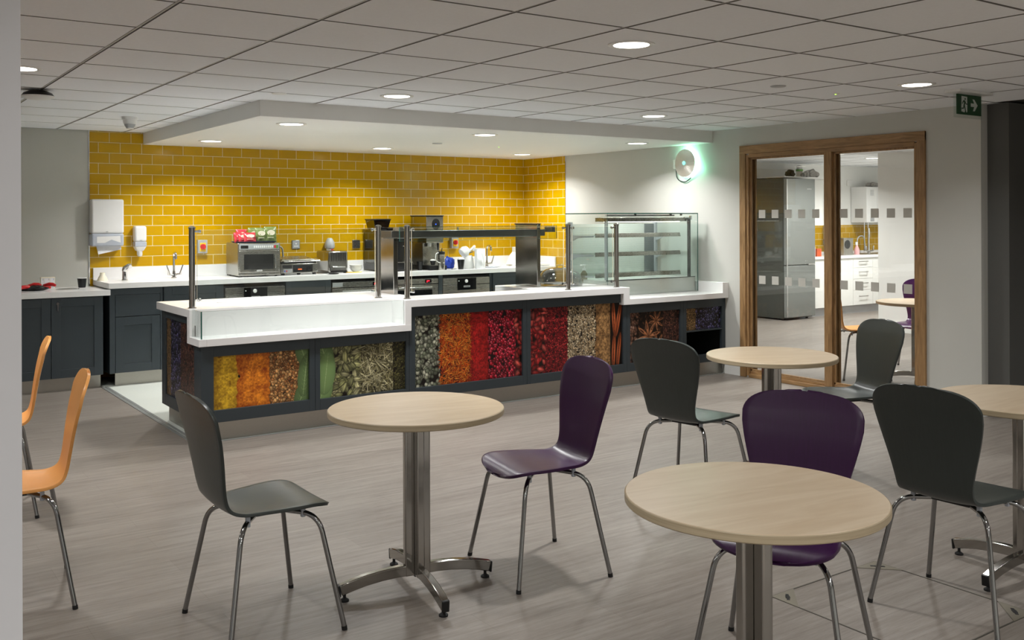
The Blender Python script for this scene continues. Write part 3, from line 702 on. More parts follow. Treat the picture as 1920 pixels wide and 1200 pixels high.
# cake dome
t = thing('cake_dome', 'clear plastic cake dome standing on the counter beside the gantry', 'cake dome', (5.46, 7.05, .89))
B().lathe([(.2, 0), (.205, .004), (.205, .035), (.2, .04), (.195, .035), (.195, .006)], seg=48).obj('base', 'dome', t)
pr = [(.198, .042), (.196, .07), (.186, .1), (.165, .13), (.13, .152), (.08, .165), (.03, .169), (.003, .17)]
B().lathe(pr + [(r - .003 if r > .01 else r, z - .003) for r, z in pr[::-1]], seg=48, cap=False).obj('lid', 'dome', t)
B().tube(arc([(-.035, 0, .166), (-.03, 0, .19), (.03, 0, .19), (.035, 0, .166)], .02), .007, 10).obj('handle', 'dome', t)
B().lathe([(.15, .02), (.15, .028), (.1, .03), (.002, .03)], seg=40).obj('tray', 'gplastic', t)
t = thing('pump_bottle', 'clear pump bottle with white pump top behind the cake dome', 'pump bottle', (5.88, 7.22, .89))
B().lathe([(.03, 0), (.032, .01), (.032, .09), (.014, .115), (.014, .125)], seg=20).obj('bottle', 'bottleclear', t)
B().lathe([(.017, .12), (.017, .14), (.006, .142), (.006, .165), (.018, .167), (.018, .175)], seg=16).obj('pump', 'wplastic', t)
B().tube([(0, 0, .171), (-.045, 0, .169)], .006, 8).obj('spout', 'wplastic', t)

# glass display case
t = thing('display_case', 'open fronted glass display case with three shelves at the right end of the counter', 'display case', (6.43, 7.1, .785)); of = t.location
xl, xr, yf, yb = 5.845, 7.018, 6.835, 7.46
B(of).box(xl + .01, xr - .01, yf + .03, yb, .786, .925).obj('base', 'casebase', t, bev=.003)
B(of).box(xl + .01, xr - .012, yf + .028, yf + .034, .925, .931).obj('base_trim', 'gloss', t)
B(of).box(5.9, 6.86, yb - .02, yb - .012, .93, 1.45).obj('back_panel', dots('perforated_white', (206, 208, 200), (120, 124, 120), .0125, 'XZ'), t, smooth=False)
B(of).box(6.86, 6.985, yb - .03, yb - .012, .93, 1.45).obj('vent_column', dots('perforated_grey', (118, 120, 120), (48, 50, 52), .0125, 'XZ'), t, smooth=False)
for x in (5.865, 6.985): B(of).box(x, x + .03, yb - .05, yb - .01, .93, 1.47).obj('rail', 'gplastic', t)
for z in (1.345, 1.165, .965):
    sh = B(of).box(5.885, 6.99, 7.06, 7.4, z - .002, z + .004).obj('shelf', 'clear', t, smooth=False)
    B(of).hexa([(5.885, 7.045, z - .022), (6.99, 7.045, z - .022), (6.99, 7.06, z - .022), (5.885, 7.06, z - .022), (5.885, 7.058, z + .018), (6.99, 7.058, z + .018), (6.99, 7.062, z + .018), (5.885, 7.062, z + .018)]).obj('price_rail', 'steel', sh)
    for x in (5.868, 6.992):
        B(of).poly([(x, 7.06, z - .004), (x, 7.06, z - .016), (x, 7.3, z - .03), (x, 7.43, z - .075), (x, 7.43, z - .004)], (.006, 0, 0)).obj('bracket', 'gplastic', sh, smooth=False)
B(of).box(xl + .02, xr - .05, yf + .07, yf + .2, 1.475, 1.512).obj('canopy', 'steel', t, bev=.002)
B(of).box(xl + .1, xr - .15, yf + .1, yf + .17, 1.47, 1.475).obj('strip_lamp', emit('case_strip', (255, 252, 244), 3.), t)
b = B(of); b.box(xl + .01, xr - .3, yf + .02, yf + .045, 1.525, 1.54); b.obj('blind_cassette', 'gplastic', t)
B(of).box(xl, xr, yf, yf + .008, .787, 1.548).obj('front_pane', 'clear', t, smooth=False)
B(of).box(xl, xl + .008, yf + .008, yb, .891, 1.548).obj('side_pane', 'clear', t, smooth=False)
B(of).box(xr - .008, xr, yf + .008, yb, .787, 1.548).obj('side_pane', 'clear', t, smooth=False)
B(of).box(xl, xr, yf, yb, 1.548, 1.556).obj('top_pane', 'clear', t, smooth=False)
b = B(of)
b.box(xl - .0005, xr + .0005, yf - .0005, yf + .0005, 1.547, 1.5565); b.box(xl - .001, xl + .001, yf - .001, yf + .001, .89, 1.55); b.box(xr - .001, xr + .0015, yf - .001, yf + .007, .786, 1.55)
b.box(xl - .0005, xl + .0005, yf, yb, 1.547, 1.5565)
b.obj('polished_edge', 'gedge', t, smooth=False)
for x, y in ((6.93, 6.87), (5.885, 6.9)):
    B(of).box(x, x + .022, y, y + .025, .93, 1.5).obj('corner_post', 'gloss' if x > 6 else 'gplastic', t)
B(of).tube([(6.88, 6.885, 1.51), (6.96, 6.885, 1.51)], .008).obj('catch', 'chrome', t)
B(of).box(6.953, 6.975, 6.872, 6.89, 1.49, 1.53).obj('lock', 'chrome', t, bev=.002)
B(of).poly([(6.9, 6.872, 1.49), (6.91, 6.872, 1.49), (6.907, 6.872, 1.45), (6.903, 6.872, 1.45)], (0, .002, 0)).obj('key', 'chrome', t)
for x in (6.2, 6.66, 6.8): B(of).box(x, x + .012, yf + .01, yf + .03, 1.53, 1.548).obj('pane_clip', 'gloss', t)

# ------------------------------------------------------------------ back run
YC = 9.26
def shaker(b_off, xa, xb, z0, z1, parent, name='door', y=YC, fr=.075):
    b = B(b_off); b.box(xa, xa + fr, y, y + .02, z0, z1); b.box(xb - fr, xb, y, y + .02, z0, z1); b.box(xa + fr, xb - fr, y, y + .02, z0, z0 + fr); b.box(xa + fr, xb - fr, y, y + .02, z1 - fr, z1)
    b.box(xa + fr - .001, xb - fr + .001, y + .008, y + .018, z0 + fr - .001, z1 - fr + .001)
    return b.obj(name, 'cab', parent, bev=.0012, smooth=False)
t = thing('base_cabinet', 'low anthracite cabinet with a key in its right door, left of the tiles', 'cabinet', (1.5, 9.57, 0)); of = t.location
B(of).box(.7, 1.985, YC + .022, YW - .001, .118, .827).obj('carcass', 'cab', t, smooth=False)
shaker(of, 1.125, 1.555, .12, .822, t); d = shaker(of, 1.56, 1.985, .12, .822, t); shaker(of, .70, 1.12, .12, .822, t)
B(of).lathe([(.012, 0), (.012, .012)], (1.61, YC, .775), 16, 'y').obj('lock', 'chrome', d)
B(of).poly([(1.606, YC - .014, .765), (1.616, YC - .014, .765), (1.614, YC - .014, .71), (1.609, YC - .014, .71)], (0, .002, 0)).obj('key', 'chrome', d)
B(of).box(.7, 1.975, 9.32, 9.335, 0, .118).obj('plinth', 'kick', t, smooth=False)
tag(B().box(.7, 2.045, 9.24, YW - .001, .829, .88).obj('low_worktop', 'solid', bev=.002, smooth=False), 'lower white worktop at far left below the grey wall', 'worktop')
def base_unit(xa, xb, label, build, group='anthracite cabinets below the back worktop'):
    t = thing('base_cabinet', label, 'cabinet', ((xa + xb) / 2, 9.57, 0), 0, group); of = t.location
    B(of).box(xa + .001, xb - .001, YC + .022, YW - .001, .118, .886).obj('carcass', 'cab', t, smooth=False)
    build(t, of); return t
def u1(t, of):
    b = B(of); b.box(2.041, 2.088, YC, YC + .022, .118, .886); b.box(2.486, 2.505, YC, YC + .022, .118, .886); b.box(2.088, 2.486, YC, YC + .022, .828, .886); b.obj('filler', 'cab', t, bev=.001, smooth=False)
    b = B(of); b.box(2.091, 2.483, YC - .001, YC + .02, .632, .825); b.obj('drawer', 'cab', t, bev=.0015, smooth=False)
    shaker(of, 2.091, 2.483, .122, .625, t)
base_unit(2.04, 2.506, 'anthracite cabinet with a drawer above a small door, beside the floor edge strip', u1)
base_unit(2.507, 3.085, 'anthracite cabinet with one panelled door under the sink tap', lambda t, of: shaker(of, 2.52, 3.08, .122, .882, t))
base_unit(3.705, 4.2, 'anthracite cabinet between the left steel dishwasher and the left oven', lambda t, of: shaker(of, 3.71, 4.195, .122, .882, t, fr=.06))
def u5(t, of):
    for k in range(3): B(of).box(6.2, 6.60, YC, YC + .02, .63 - k * .25, .88 - k * .25 - .006).obj('drawer', 'cab', t, bev=.0015, smooth=False)
    shaker(of, 6.605, 7.09, .122, .882, t)
t = base_unit(6.165, 7.095, 'anthracite cabinet at the right end of the back worktop', lambda t, of: (shaker(of, 6.2, 6.64, .70, .882, t, 'drawer', fr=.05), shaker(of, 6.2, 6.64, .122, .695, t), shaker(of, 6.645, 7.09, .70, .882, t, 'drawer', fr=.05), shaker(of, 6.645, 7.09, .122, .695, t)))
B().box(2.1, 7.09, 9.32, 9.335, 0, .117)
tag(B().box(2.10, 7.09, 9.32, 9.335, 0, .117).obj('back_plinth', 'kick', smooth=False), 'brushed steel plinth under the back cabinets', 'plinth')
b = B(); b.box(2.03, 7.095, 9.24, YW - .001, .888, .937)
tag(b.obj('back_worktop', 'solid', bev=.002, smooth=False), 'long white worktop on the back cabinets below the yellow tiles', 'worktop')
tag(B().box(2.03, 7.095, 9.872, YW - .001, .937, 1.050).obj('worktop_upstand', 'solid', bev=.002, smooth=False), 'long white upstand between the back worktop and the yellow tiles', 'upstand')
tag(B().box(7.078, 7.096, 9.2405, 9.871, .937, 1.0495).obj('worktop_upstand', 'solid', bev=.002, smooth=False), 'short white upstand at the right end of the back worktop', 'upstand')

def dishwasher(xa, xb, label):
    t = thing('dishwasher', label, 'dishwasher', ((xa + xb) / 2, 9.57, 0), 0, 'steel dishwashers under the back worktop'); of = t.location
    B(of).box(xa, xb, YC + .03, YW - .01, .118, .868).obj('body', 'cab_dark', t, smooth=False)
    B(of).box(xa + .005, xb - .005, YC - .002, YC + .03, .125, .765).obj('door', 'steel', t, bev=.003)
    B(of).box(xa + .005, xb - .005, YC - .002, YC + .03, .772, .845).obj('fascia', 'steel', t, bev=.003)
    xc = xa + (xb - xa) * .5
    p = B(of).box(xa + .188, xb - .188, YC - .008, YC - .002, .708, .843).obj('control_panel', 'gloss', t, bev=.002)
    B(of).lathe([(.019, 0), (.019, .008), (.014, .012), (.002, .012)], (xc - .01, YC - .008, .808), 24, 'y').obj('dial', 'wplastic', p)
    B(of).cyl((xa + .205, YC - .008, .812), .006, .003, 12, 'y').obj('indicator', 'wplastic', p)
    B(of).box(xc - .045, xc + .04, YC - .011, YC - .008, .738, .758).obj('name_plate', 'gplastic', p)
    text('HOBART', .017, 'black', p, (xc - .0025 - of.x, YC - .0115 - of.y, .748), (R(90), 0, 0))
dishwasher(3.09, 3.703, 'steel dishwasher with black control panel, below the microwave')
dishwasher(5.53, 6.155, 'steel dishwasher with black control panel, below the steel flask')
def oven(xa, xb, label, lab):
    t = thing('oven', label, 'oven', ((xa + xb) / 2, 9.57, 0), 0, 'built in steel ovens under the back worktop'); of = t.location
    B(of).box(xa, xb, YC + .03, YW - .01, .118, .86).obj('body', 'cab_dark', t, smooth=False)
    B(of).box(xa + .004, xb - .004, YC, YC + .03, .8, .852).obj('control_panel', 'steel', t, bev=.002)
    d = B(of).box(xa + .004, xb - .004, YC, YC + .03, .32, .79).obj('door', 'steel', t, bev=.003)
    B(of).box(xa + .06, xb - .08, YC - .003, YC, .42, .735).obj('window', 'gloss', d)
    B(of).tube([(xa + .1, YC - .03, .765), (xb - .1, YC - .03, .765)], .008).obj('handle', 'chrome', d)
    b = B(of); b.box(xb - .17, xb - .09, YC - .003, YC, .808, .846); b.obj('display', 'gloss', t)
    B(of).box(xb - .15, xb - .115, YC - .0045, YC - .003, .824, .834).box(xb - .15, xb - .14, YC - .0045, YC - .003, .814, .824).obj('digits', 'led_red', t)
    if lab: B(of).box(xa + .006, xa + .12, YC - .003, YC, .808, .85).obj('sticker', 'gplastic', t)
    B(of).cyl((xa + .2, YC, .826), .012, .012, 16, 'y').obj('knob', 'steel', t)
    B(of).box(xa + .004, xb - .004, YC + .002, YC + .03, .122, .31).obj('lower_panel', 'cab', t, bev=.002)
oven(4.206, 4.84, 'built in steel oven with a pale sticker and red display, left of the pair', True)
oven(4.865, 5.475, 'built in steel oven with red display, right of the pair', False)
tag(B().box(4.842, 4.863, YC, YC + .3, .118, .886).obj('filler_panel', 'cab', smooth=False), 'narrow anthracite filler between the two ovens', 'panel')
tag(B().box(5.477, 5.528, YC, YC + .3, .118, .886).obj('filler_panel', 'cab', smooth=False), 'narrow anthracite filler right of the ovens', 'panel')
W = .937
# microwave
t = thing('microwave', 'stainless steel microwave oven on the back worktop', 'microwave', (3.27, 9.40, W), R(-4))
B().box(0, .425, 0, .44, .012, .335).obj('body', 'steel', t, bev=.005)
B().box(.012, .41, -.008, 0, .045, .262).obj('door', 'steel', t, bev=.004)
B().box(.058, .355, -.011, -.008, .075, .225).obj('window', 'gloss', t)
b = B(); b.box(.362, .37, -.03, -.008, .088, .1); b.box(.362, .37, -.03, -.008, .205, .217); b.tube([(.366, -.034, .085), (.366, -.034, .22)], .007); b.obj('handle', 'chrome', t)
p = B().box(.012, .41, -.008, 0, .272, .325).obj('control_panel', 'gplastic', t, bev=.003)
B().box(.025, .1, -.0095, -.008, .284, .313).obj('display', 'gloss', p)
for k in range(10): B().box(.155 + k * .02, .169 + k * .02, -.010, -.008, .288, .310).obj('button', 'wplastic', p)
B().box(.36, .378, -.010, -.008, .284, .313).obj('button', 'red', p); B().box(.382, .4, -.010, -.008, .284, .313).obj('button', 'green', p)
B().box(.185, .24, -.0105, -.008, .053, .068).obj('name_plate', 'wplastic', t); text('Panasonic', .0115, 'black', t, (.2125, -.011, .0605), (R(90), 0, 0))
B().box(.02, .405, 0.004, .02, .012, .038).obj('vent_strip', 'gplastic', t)
for x in (.03, .39):
    for y in (.03, .4): B().cyl((x, y, 0), .013, .013, 12).obj('foot', 'rubber', t)
t = thing('serving_tray', 'dark blue tray on top of the microwave', 'tray', (3.31, 9.43, W + .336), R(-4))
B().hexa([(.0, .02, 0), (.345, .02, 0), (.345, .3, 0), (0, .3, 0), (-.02, 0, .014), (.365, 0, .014), (.365, .32, .014), (-.02, .32, .014)]).obj('tray_body', 'navy', t, bev=.003)
def crisp(x, y, z, rz, tilt, w, h, m, label, grp):
    o = thing('snack_packet', label, 'snack packet', (x, y, z), rz, grp); o.rotation_euler = (R(-tilt), 0, rz)
    rings = []
    for k in range(13):
        v = k / 12; th = .026 * math.sin(PI * v) ** .6 + .001; ww = w * (1 - .05 * math.sin(PI * v)); ring = []
        for q in range(20):
            a = 2 * PI * q / 20; ring.append((ww / 2 * math.cos(a) * (1 + .012 * math.sin(7 * v * PI + q)), th * math.sin(a) * (1 + .2 * math.sin(5 * a + 9 * v)), h * v))
        rings.append(ring)
    B().loft(rings).obj('packet_body', m, o)
    b = B(); b.poly([(w * .32 * math.cos(a_) , -.027 , h * .6 + h * .17 * math.sin(a_)) for a_ in [k * PI / 8 for k in range(16)]], (0, -.002, 0)); b.poly([(-w * .3, -.026, h * .28), (w * .2, -.026, h * .28), (w * .2, -.026, h * .31), (-w * .3, -.026, h * .31)], (0, -.002, 0)); b.obj('printed_label', 'cream', o)
TZ = W + .338
for i, (x, y, rz, tl, w, h, m, lb) in enumerate((
    (3.335, 9.56, .3, 12, .10, .105, 'redpack', 'red snack packet, leftmost on the blue tray'), (3.365, 9.51, .2, 20, .10, .10, 'redpack', 'red snack packet tucked behind the front red one'),
    (3.385, 9.62, .0, 5, .115, .135, 'redpack', 'red snack packet standing highest at the back left of the tray'), (3.415, 9.455, -.05, 16, .125, .105, 'redpack', 'red snack packet in front beside the green packets'),
    (3.50, 9.58, .0, 5, .12, .15, 'greenpack', 'green snack packet at the back, mostly hidden'), (3.545, 9.5, -.03, 8, .12, .15, 'greenpack', 'green snack packet in the middle of the blue tray'), (3.645, 9.5, -.1, 8, .125, .16, 'greenpack', 'green snack packet at the right end of the blue tray'))):
    crisp(x, y, TZ, rz, tl, w, h, m, lb, 'snack packets on the tray')
# contact grill
t = thing('contact_grill', 'steel contact grill with looped hose and black control panel', 'grill', (3.735, 9.46, W))
B().box(.0, .40, 0, .3, .018, .115).obj('body', 'steel', t, bev=.004)
B().box(.13, .345, -.004, 0, .028, .1).obj('control_panel', 'gloss', t)
B().lathe([(.026, 0), (.022, .014), (.002, .014)], (.305, -.004, .066), 20, 'y').obj('dial', 'black', t)
B().box(.185, .225, -.0055, -.004, .052, .062).obj('display', 'led_orange', t)
B().box(.02, .12, -.004, 0, .07, .1).obj('name_plate', 'gloss', t); B().box(.025, .12, -.006, 0, .025, .062).obj('drip_drawer', 'gplastic', t)
B().box(.035, .045, -.0075, -.006, .032, .05).obj('sticker', 'blue', t); B().box(.055, .065, -.0075, -.006, .032, .05).obj('sticker', 'red', t)
l = B().hexa([(.0, .0, .135), (.39, .0, .135), (.39, .29, .13), (.0, .29, .13), (.02, .01, .16), (.37, .01, .16), (.37, .27, .185), (.02, .27, .185)]).obj('lid', 'steel', t, bev=.003)
B().tube(arc([(.02, .1, .145), (.02, -.04, .142), (.42, -.04, .142), (.42, .1, .165)], .02), .008).obj('handle', 'chrome', l)
B().box(.01, .39, .01, .28, .116, .134).obj('grill_plate', 'black', t)
B().tube(arc([(.0, .16, .17), (.0, .16, .29), (.08, .16, .29), (.09, .16, .18)], .05, 8), .009).obj('hose', 'gplastic', t)
for x in (.03, .2, .37): B().lathe([(.016, 0), (.022, .02)], (x, .02, 0), 12).obj('foot', 'rubber', t)
# toaster
t = thing('toaster', 'polished steel toaster standing end on beside the grill', 'toaster', (4.255, 9.45, W), R(-4))
B().box(0, .215, .0, .38, .012, .235).obj('body', 'darkchrome', t, bev=.018, seg=4)
b = B()
for k in range(9): b.box(.03 + k * .019, .036 + k * .019, -.002, 0, .13, .215)
b.obj('vent_slots', 'gloss', t)
B().tube([(.04, -.016, .07), (.175, -.016, .07)], .007).obj('lever', 'chrome', t)
B().box(.02, .2, -.004, 0, .012, .03).obj('crumb_tray', 'gloss', t)
b = B(); b.box(.05, .08, .04, .34, .2345, .2365); b.box(.13, .16, .04, .34, .2345, .2365); b.obj('bread_slots', 'gloss', t)
t = thing('round_plate', 'small black round plate in front of the toaster', 'plate', (4.26, 9.335, W)); B().lathe([(.03, 0), (.05, .003), (.058, .014), (.054, .014), (.03, .006), (.002, .006)], seg=28).obj('plate_body', 'black', t)
B().lathe([(.012, .006), (.016, .016), (.002, .018)], seg=16).obj('centre_knob', 'black', t)
for k, (dz) in enumerate((0, .022)):
    t = thing('bowl', ('lower' if k == 0 else 'upper') + ' of two stacked white bowls beside the toaster', 'bowl', (4.62, 9.56, W + dz), 0, 'stacked white bowls')
    B().lathe([(.03, 0), (.032, .006), (.055, .025), (.068, .05), (.069, .056), (.066, .056), (.052, .028), (.028, .01), (.002, .01)], seg=32).obj('bowl_body', 'porcelain', t)
t = thing('yellow_cable', 'thin yellow and black cable lying in front of the bowls', 'cable', (4.58, 9.45, W))
B((4.58, 9.45, W)).tube(arc([(4.47, 9.48, W + .006), (4.5, 9.42, W + .006), (4.58, 9.4, W + .006), (4.64, 9.46, W + .006)], .05), .004, 8).obj('wire', 'yellow', t)
B().lathe([(.022, 0), (.024, .02), (.012, .03)], (-.11, .05, 0), 12).obj('plug', 'black', t)
# isolators, sockets
def isolator(x, z, label):
    t = thing('isolator_switch', label, 'switch', (x, YW, z), 0, 'red and yellow isolator switches on the tiles')
    B().box(-.048, .048, -.05, -.0005, -.068, .068).obj('box', 'gplastic', t, bev=.004)
    B().box(-.03, .03, -.056, -.05, -.048, .038).obj('yellow_plate', 'yellow', t, bev=.003)
    B().lathe([(.028, 0), (.026, .018), (.002, .018)], (0, -.056, 0), 24, 'y').obj('dial', 'red', t)
    B().box(-.006, .006, -.085, -.074, -.024, .024).obj('grip', 'red', t, bev=.002)
isolator(3.062, 1.235, 'red and yellow isolator switch on the tiles left of the microwave')
isolator(6.05, 1.228, 'red and yellow isolator switch on the tiles behind the steel flask')
t = thing('wall_socket', 'steel framed power socket on the tiles above the grill', 'socket', (4.072, YW, 1.238))
B().box(-.045, .045, -.012, -.0005, -.047, .047).obj('plate', 'steel', t, bev=.003); B().box(-.038, .038, -.014, -.012, -.04, .04).obj('insert', 'gplastic', t)
b = B(); b.cyl((0, -.014, .008), .008, .002, 12, 'y'); b.cyl((-.015, -.014, -.018), .007, .002, 12, 'y'); b.cyl((.002, -.014, -.018), .007, .002, 12, 'y'); b.cyl((.018, -.014, -.018), .007, .002, 12, 'y'); b.obj('pin_holes', 'wplastic', t)
t = thing('wall_socket', 'grey power socket on the tiles partly behind the coffee machine', 'socket', (4.78, YW, 1.23))
B().box(-.045, .045, -.02, -.0005, -.047, .047).obj('plate', 'steel', t, bev=.003)
t = thing('grey_plug', 'large grey industrial plug on the tiles above the toaster', 'plug', (4.445, YW, 1.245))
B().lathe([(.052, -.055), (.055, -.03), (.05, .01), (.03, .048), (.02, .058)], (0, -.05, 0), 16).obj('housing', 'gplastic', t, bev=.003)
B().lathe([(.036, -.09), (.038, -.055)], (.0, -.055, 0), 20).obj('socket_ring', 'wplastic', t)
B().box(-.005, .02, -.1, -.09, -.085, -.065).obj('red_tab', 'red', t)
# coffee machine
t = thing('coffee_machine', 'tall black coffee machine with a bean hopper on top', 'coffee machine', (4.83, 9.36, W), R(-3))
B().box(0, .37, .06, .48, .09, .46).obj('body', 'gloss', t, bev=.008)
B().box(0, .37, .0, .48, .012, .095).obj('drip_base', 'black', t, bev=.006)
B().box(.0, .37, -.002, .1, .095, .102).obj('drip_grille', 'steel', t)
B().box(.2, .36, .0, .06, .33, .46).obj('brew_head', 'gloss', t, bev=.004)
B().box(.09, .38, .03, .47, .462, .478).obj('lid', 'black', t, bev=.003)
b = B(); b.hexa([(.01, .2, .46), (.17, .2, .46), (.17, .4, .46), (.01, .4, .46), (-.01, .18, .56), (.19, .18, .56), (.19, .42, .56), (-.01, .42, .56)]); b.obj('bean_hopper', 'smoked', t, bev=.004)
B().box(-.015, .195, .175, .425, .56, .572).obj('hopper_lid', 'black', t, bev=.003)
B().box(.28, .3, .056, .0605, .27, .276).obj('lettering', 'wplastic', t)
t = thing('paper_cup', 'dark cup at the right side of the coffee machine', 'cup', (5.35, 9.45, W), 0, 'black cups on the back worktop')
B().lathe([(.024, 0), (.036, .095), (.037, .098), (.034, .098), (.022, .006), (.002, .006)], seg=24).obj('cup_wall', 'black', t)
# hot water machine
t = thing('coffee_grinder', 'tall steel dispenser with a black oval dial and black drip tray', 'drinks machine', (5.42, 9.40, W), R(-3))
B().box(0, .215, .12, .43, .05, .30).obj('column', 'steel', t, bev=.004)
B().box(0, .215, .03, .43, .30, .60).obj('head', 'darkchrome', t, bev=.006)
B().box(-.004, .219, .025, .435, .6, .61).obj('lid', 'black', t)
B().box(0, .215, -.05, .43, .0, .05).obj('drip_tray', 'black', t, bev=.005)
B().box(.02, .195, -.04, .1, .05, .054).obj('grille', 'steel', t)
b = B(); b.poly([(.12 + .045 * math.cos(k * PI / 12), .03, .51 + .062 * math.sin(k * PI / 12)) for k in range(24)], (0, -.012, 0)); p = b.obj('dial', 'gloss', t)
B().box(.108, .118, .0165, .018, .505, .515).obj('display', 'led_blue', p)
B().lathe([(.025, 0), (.022, -.04)], (.06, .08, .3), 16).obj('spout', 'wplastic', t)
B().tube([(.16, .06, .3), (.16, .06, .22)], [.014, .006]).obj('tap', 'black', t)
t = thing('paper_cup', 'small black cup heaped with white foam under the steel dispenser', 'cup', (5.50, 9.42, W + .054), 0, 'black cups on the back worktop')
B().lathe([(.022, 0), (.036, .05), (.034, .05), (.02, .004), (.002, .004)], seg=24).obj('cup_wall', 'black', t); B().lathe([(.033, .048), (.03, .058), (.015, .066), (.002, .06)], seg=12).obj('froth', 'porcelain', t)
t = thing('vacuum_flask', 'brushed steel flask with black lid and white looped handle', 'flask', (5.545, 9.31, W))
B().lathe([(.036, 0), (.038, .004), (.038, .17), (.036, .175)], seg=32).obj('flask_body', 'steel', t)
B().lathe([(.0375, .175), (.0385, .18), (.0385, .205), (.034, .21), (.002, .21)], seg=32).obj('lid', 'black', t)
B().tube([(.0, 0, .21), (.008, 0, .245)], .005).obj('stem', 'black', t)
B().tube(arc([(-.03, 0, .195), (-.075, -.01, .19), (-.085, -.01, .11), (-.03, -.02, .08), (.012, -.04, .082)], .05, 8), .005).obj('handle', 'wplastic', t)
def crumple(name, label, cat, loc, size, m, seed=1, group=None):
    b = B(); r = random.Random(seed); bmesh.ops.create_icosphere(b.bm, subdivisions=3, radius=1)
    for v in b.bm.verts:
        k = 1 + .25 * math.sin(v.co.x * 5 + seed) * math.cos(v.co.y * 6 + seed * 2) + r.uniform(-.1, .1)
        v.co = Vector((v.co.x * size[0] * k, v.co.y * size[1] * k, max(0, (v.co.z * k + .75) * size[2] / 1.75)))
    o = b.obj(name, m); o.location = loc; return tag(o, label, cat, group)
crumple('blue_gloves', 'crumpled blue gloves behind the black cup', 'gloves', (5.80, 9.58, W + .001), (.07, .05, .13), 'blue', 3)
crumple('black_bag', 'low crumpled black bag beside the steel flask', 'bag', (5.70, 9.62, W + .001), (.05, .05, .07), 'black', 4)
tag(B((5.72, 9.3, W)).box(5.70, 5.755, 9.33, 9.36, W, W + .012).obj('small_box', 'gplastic', bev=.002), 'small pale packet lying between flask and black cup', 'packet').location = (5.72, 9.3, W)
t = thing('paper_cup', 'black cup stuffed with white tissue, right of the flask', 'cup', (5.83, 9.36, W), 0, 'black cups on the back worktop')
B().lathe([(.03, 0), (.042, .105), (.043, .109), (.039, .109), (.028, .006), (.002, .006)], seg=28).obj('cup_wall', 'black', t)
b = B(); r_ = random.Random(2); bmesh.ops.create_icosphere(b.bm, subdivisions=3, radius=.037, matrix=Matrix.Translation((0, 0, .11)))
for v in b.bm.verts: v.co += v.normal * r_.uniform(-.006, .006); v.co.z = .1 + (v.co.z - .1) * .75
b.obj('tissue', 'paper', t)
t = thing('food_blender', 'white kitchen blender tipped open beside the black cup', 'blender', (5.985, 9.47, W))
B().lathe([(.075, 0), (.08, .01), (.07, .1), (.055, .15)], seg=28).obj('base', 'wplastic', t)
b = B(); b.M = Matrix.Translation((-.03, 0, .20)) @ Matrix.Rotation(R(-35), 4, 'Y'); b.lathe([(.02, -.06), (.055, -.05), (.062, 0), (.04, .04), (.01, .05)], seg=24, axis='x'); b.obj('jug_lid', 'wplastic', t)
b = B(); b.tube(arc([(.0, -.02, .18), (.09, -.02, .26), (.07, -.02, .2)], .02), .014); b.obj('handle', 'wplastic', t)
B().tube([(-.06, -.04, .165), (.05, -.045, .19)], .006).obj('seal', 'black', t)
t = thing('paper_towel_roll', 'white kitchen roll standing with its loose sheet in front', 'kitchen roll', (6.10, 9.38, W))
B().lathe([(.06, 0), (.062, .003), (.062, .222), (.06, .225), (.02, .225), (.02, .2)], seg=32).obj('roll', 'paper', t)
b = B(); ringA = [(-.062, -.01, 0), (-.075, -.04, 0), (-.07, -.075, 0), (-.02, -.075, 0), (.01, -.066, 0)]; ringB = [(-.06, -.01, .2), (-.06, -.03, .21), (-.05, -.05, .21), (-.02, -.064, .16), (.0, -.064, .1)]
b.loft([ringA, [(x * .99, y * .99, z) for x, y, z in ringB]], cap=False, closed=False); o = b.obj('loose_sheet', 'paper', t); md = o.modifiers.new('s', 'SOLIDIFY'); md.thickness = .002
def tap_h(x, y, label, small=False):
    t = thing('mixer_tap', label, 'tap', (x, y, W), 0, 'chrome taps on the back worktop')
    if small:
        B().lathe([(.03, 0), (.03, .006), (.024, .01), (.022, .08), (.025, .1)], seg=20).obj('column', 'chrome', t)
        B().tube([(-.0, .0, .09), (.01, -.01, .12), (.03, -.06, .14), (.033, -.085, .132)], [.026, .027, .022, .016], 12).obj('spout', 'chrome', t)
        B().cyl((0, -.022, .055), .008, .004, 10, 'y').obj('sensor', 'black', t)
        return t
    B().lathe([(.028, 0), (.028, .008), (.016, .016), (.014, .06), (.011, .07)], seg=20).obj('column', 'chrome', t)
    B().tube(arc([(0, 0, .06), (0, 0, .25), (-.01, -.1, .25), (-.01, -.11, .19)], .07, 8), .011, 12).obj('spout', 'chrome', t)
    for s in (-1, 1):
        B().tube([(0, 0, .03), (s * .055, -.02, .04)], .011, 12).obj('arm', 'chrome', t)
        B().tube([(s * .055, -.02, .035), (s * .06, -.03, .07), (s * .08, -.03, .13)], [.013, .008, .006], 10).obj('lever', 'chrome', t)
tap_h(2.255, 9.62, 'small chrome sensor tap below the soap dispenser', True)
tap_h(2.735, 9.70, 'tall chrome mixer tap with two levers left of the counter post')
tap_h(6.38, 9.66, 'chrome mixer tap with curved spout right of the kitchen roll')
for x, y, l in ((2.33, 9.58, 'shallow oval hand basin in the worktop by the sensor tap'), (2.80, 9.52, 'shallow sink recess in the worktop by the tall mixer tap')):
    tag(B((x, y, W)).lathe([(.17, .0), (.165, .0015), (.15, .0012), (.002, .0004)], (x, y, W), 40, sy=.7).obj('basin', 'porcelain'), l, 'basin').location = (x, y, W)
tag(B((2.10, 9.80, W)).lathe([(.05, 0), (.048, .006), (.035, .035), (.024, .05), (.022, .075), (.02, .075), (.02, .05), (.03, .035), (.04, .01)], (2.10, 9.80, W), 24, cap=False).obj('funnel', 'cream'), 'pale plastic funnel upside down on the worktop below the towel dispenser', 'funnel').location = (2.08, 9.72, W)
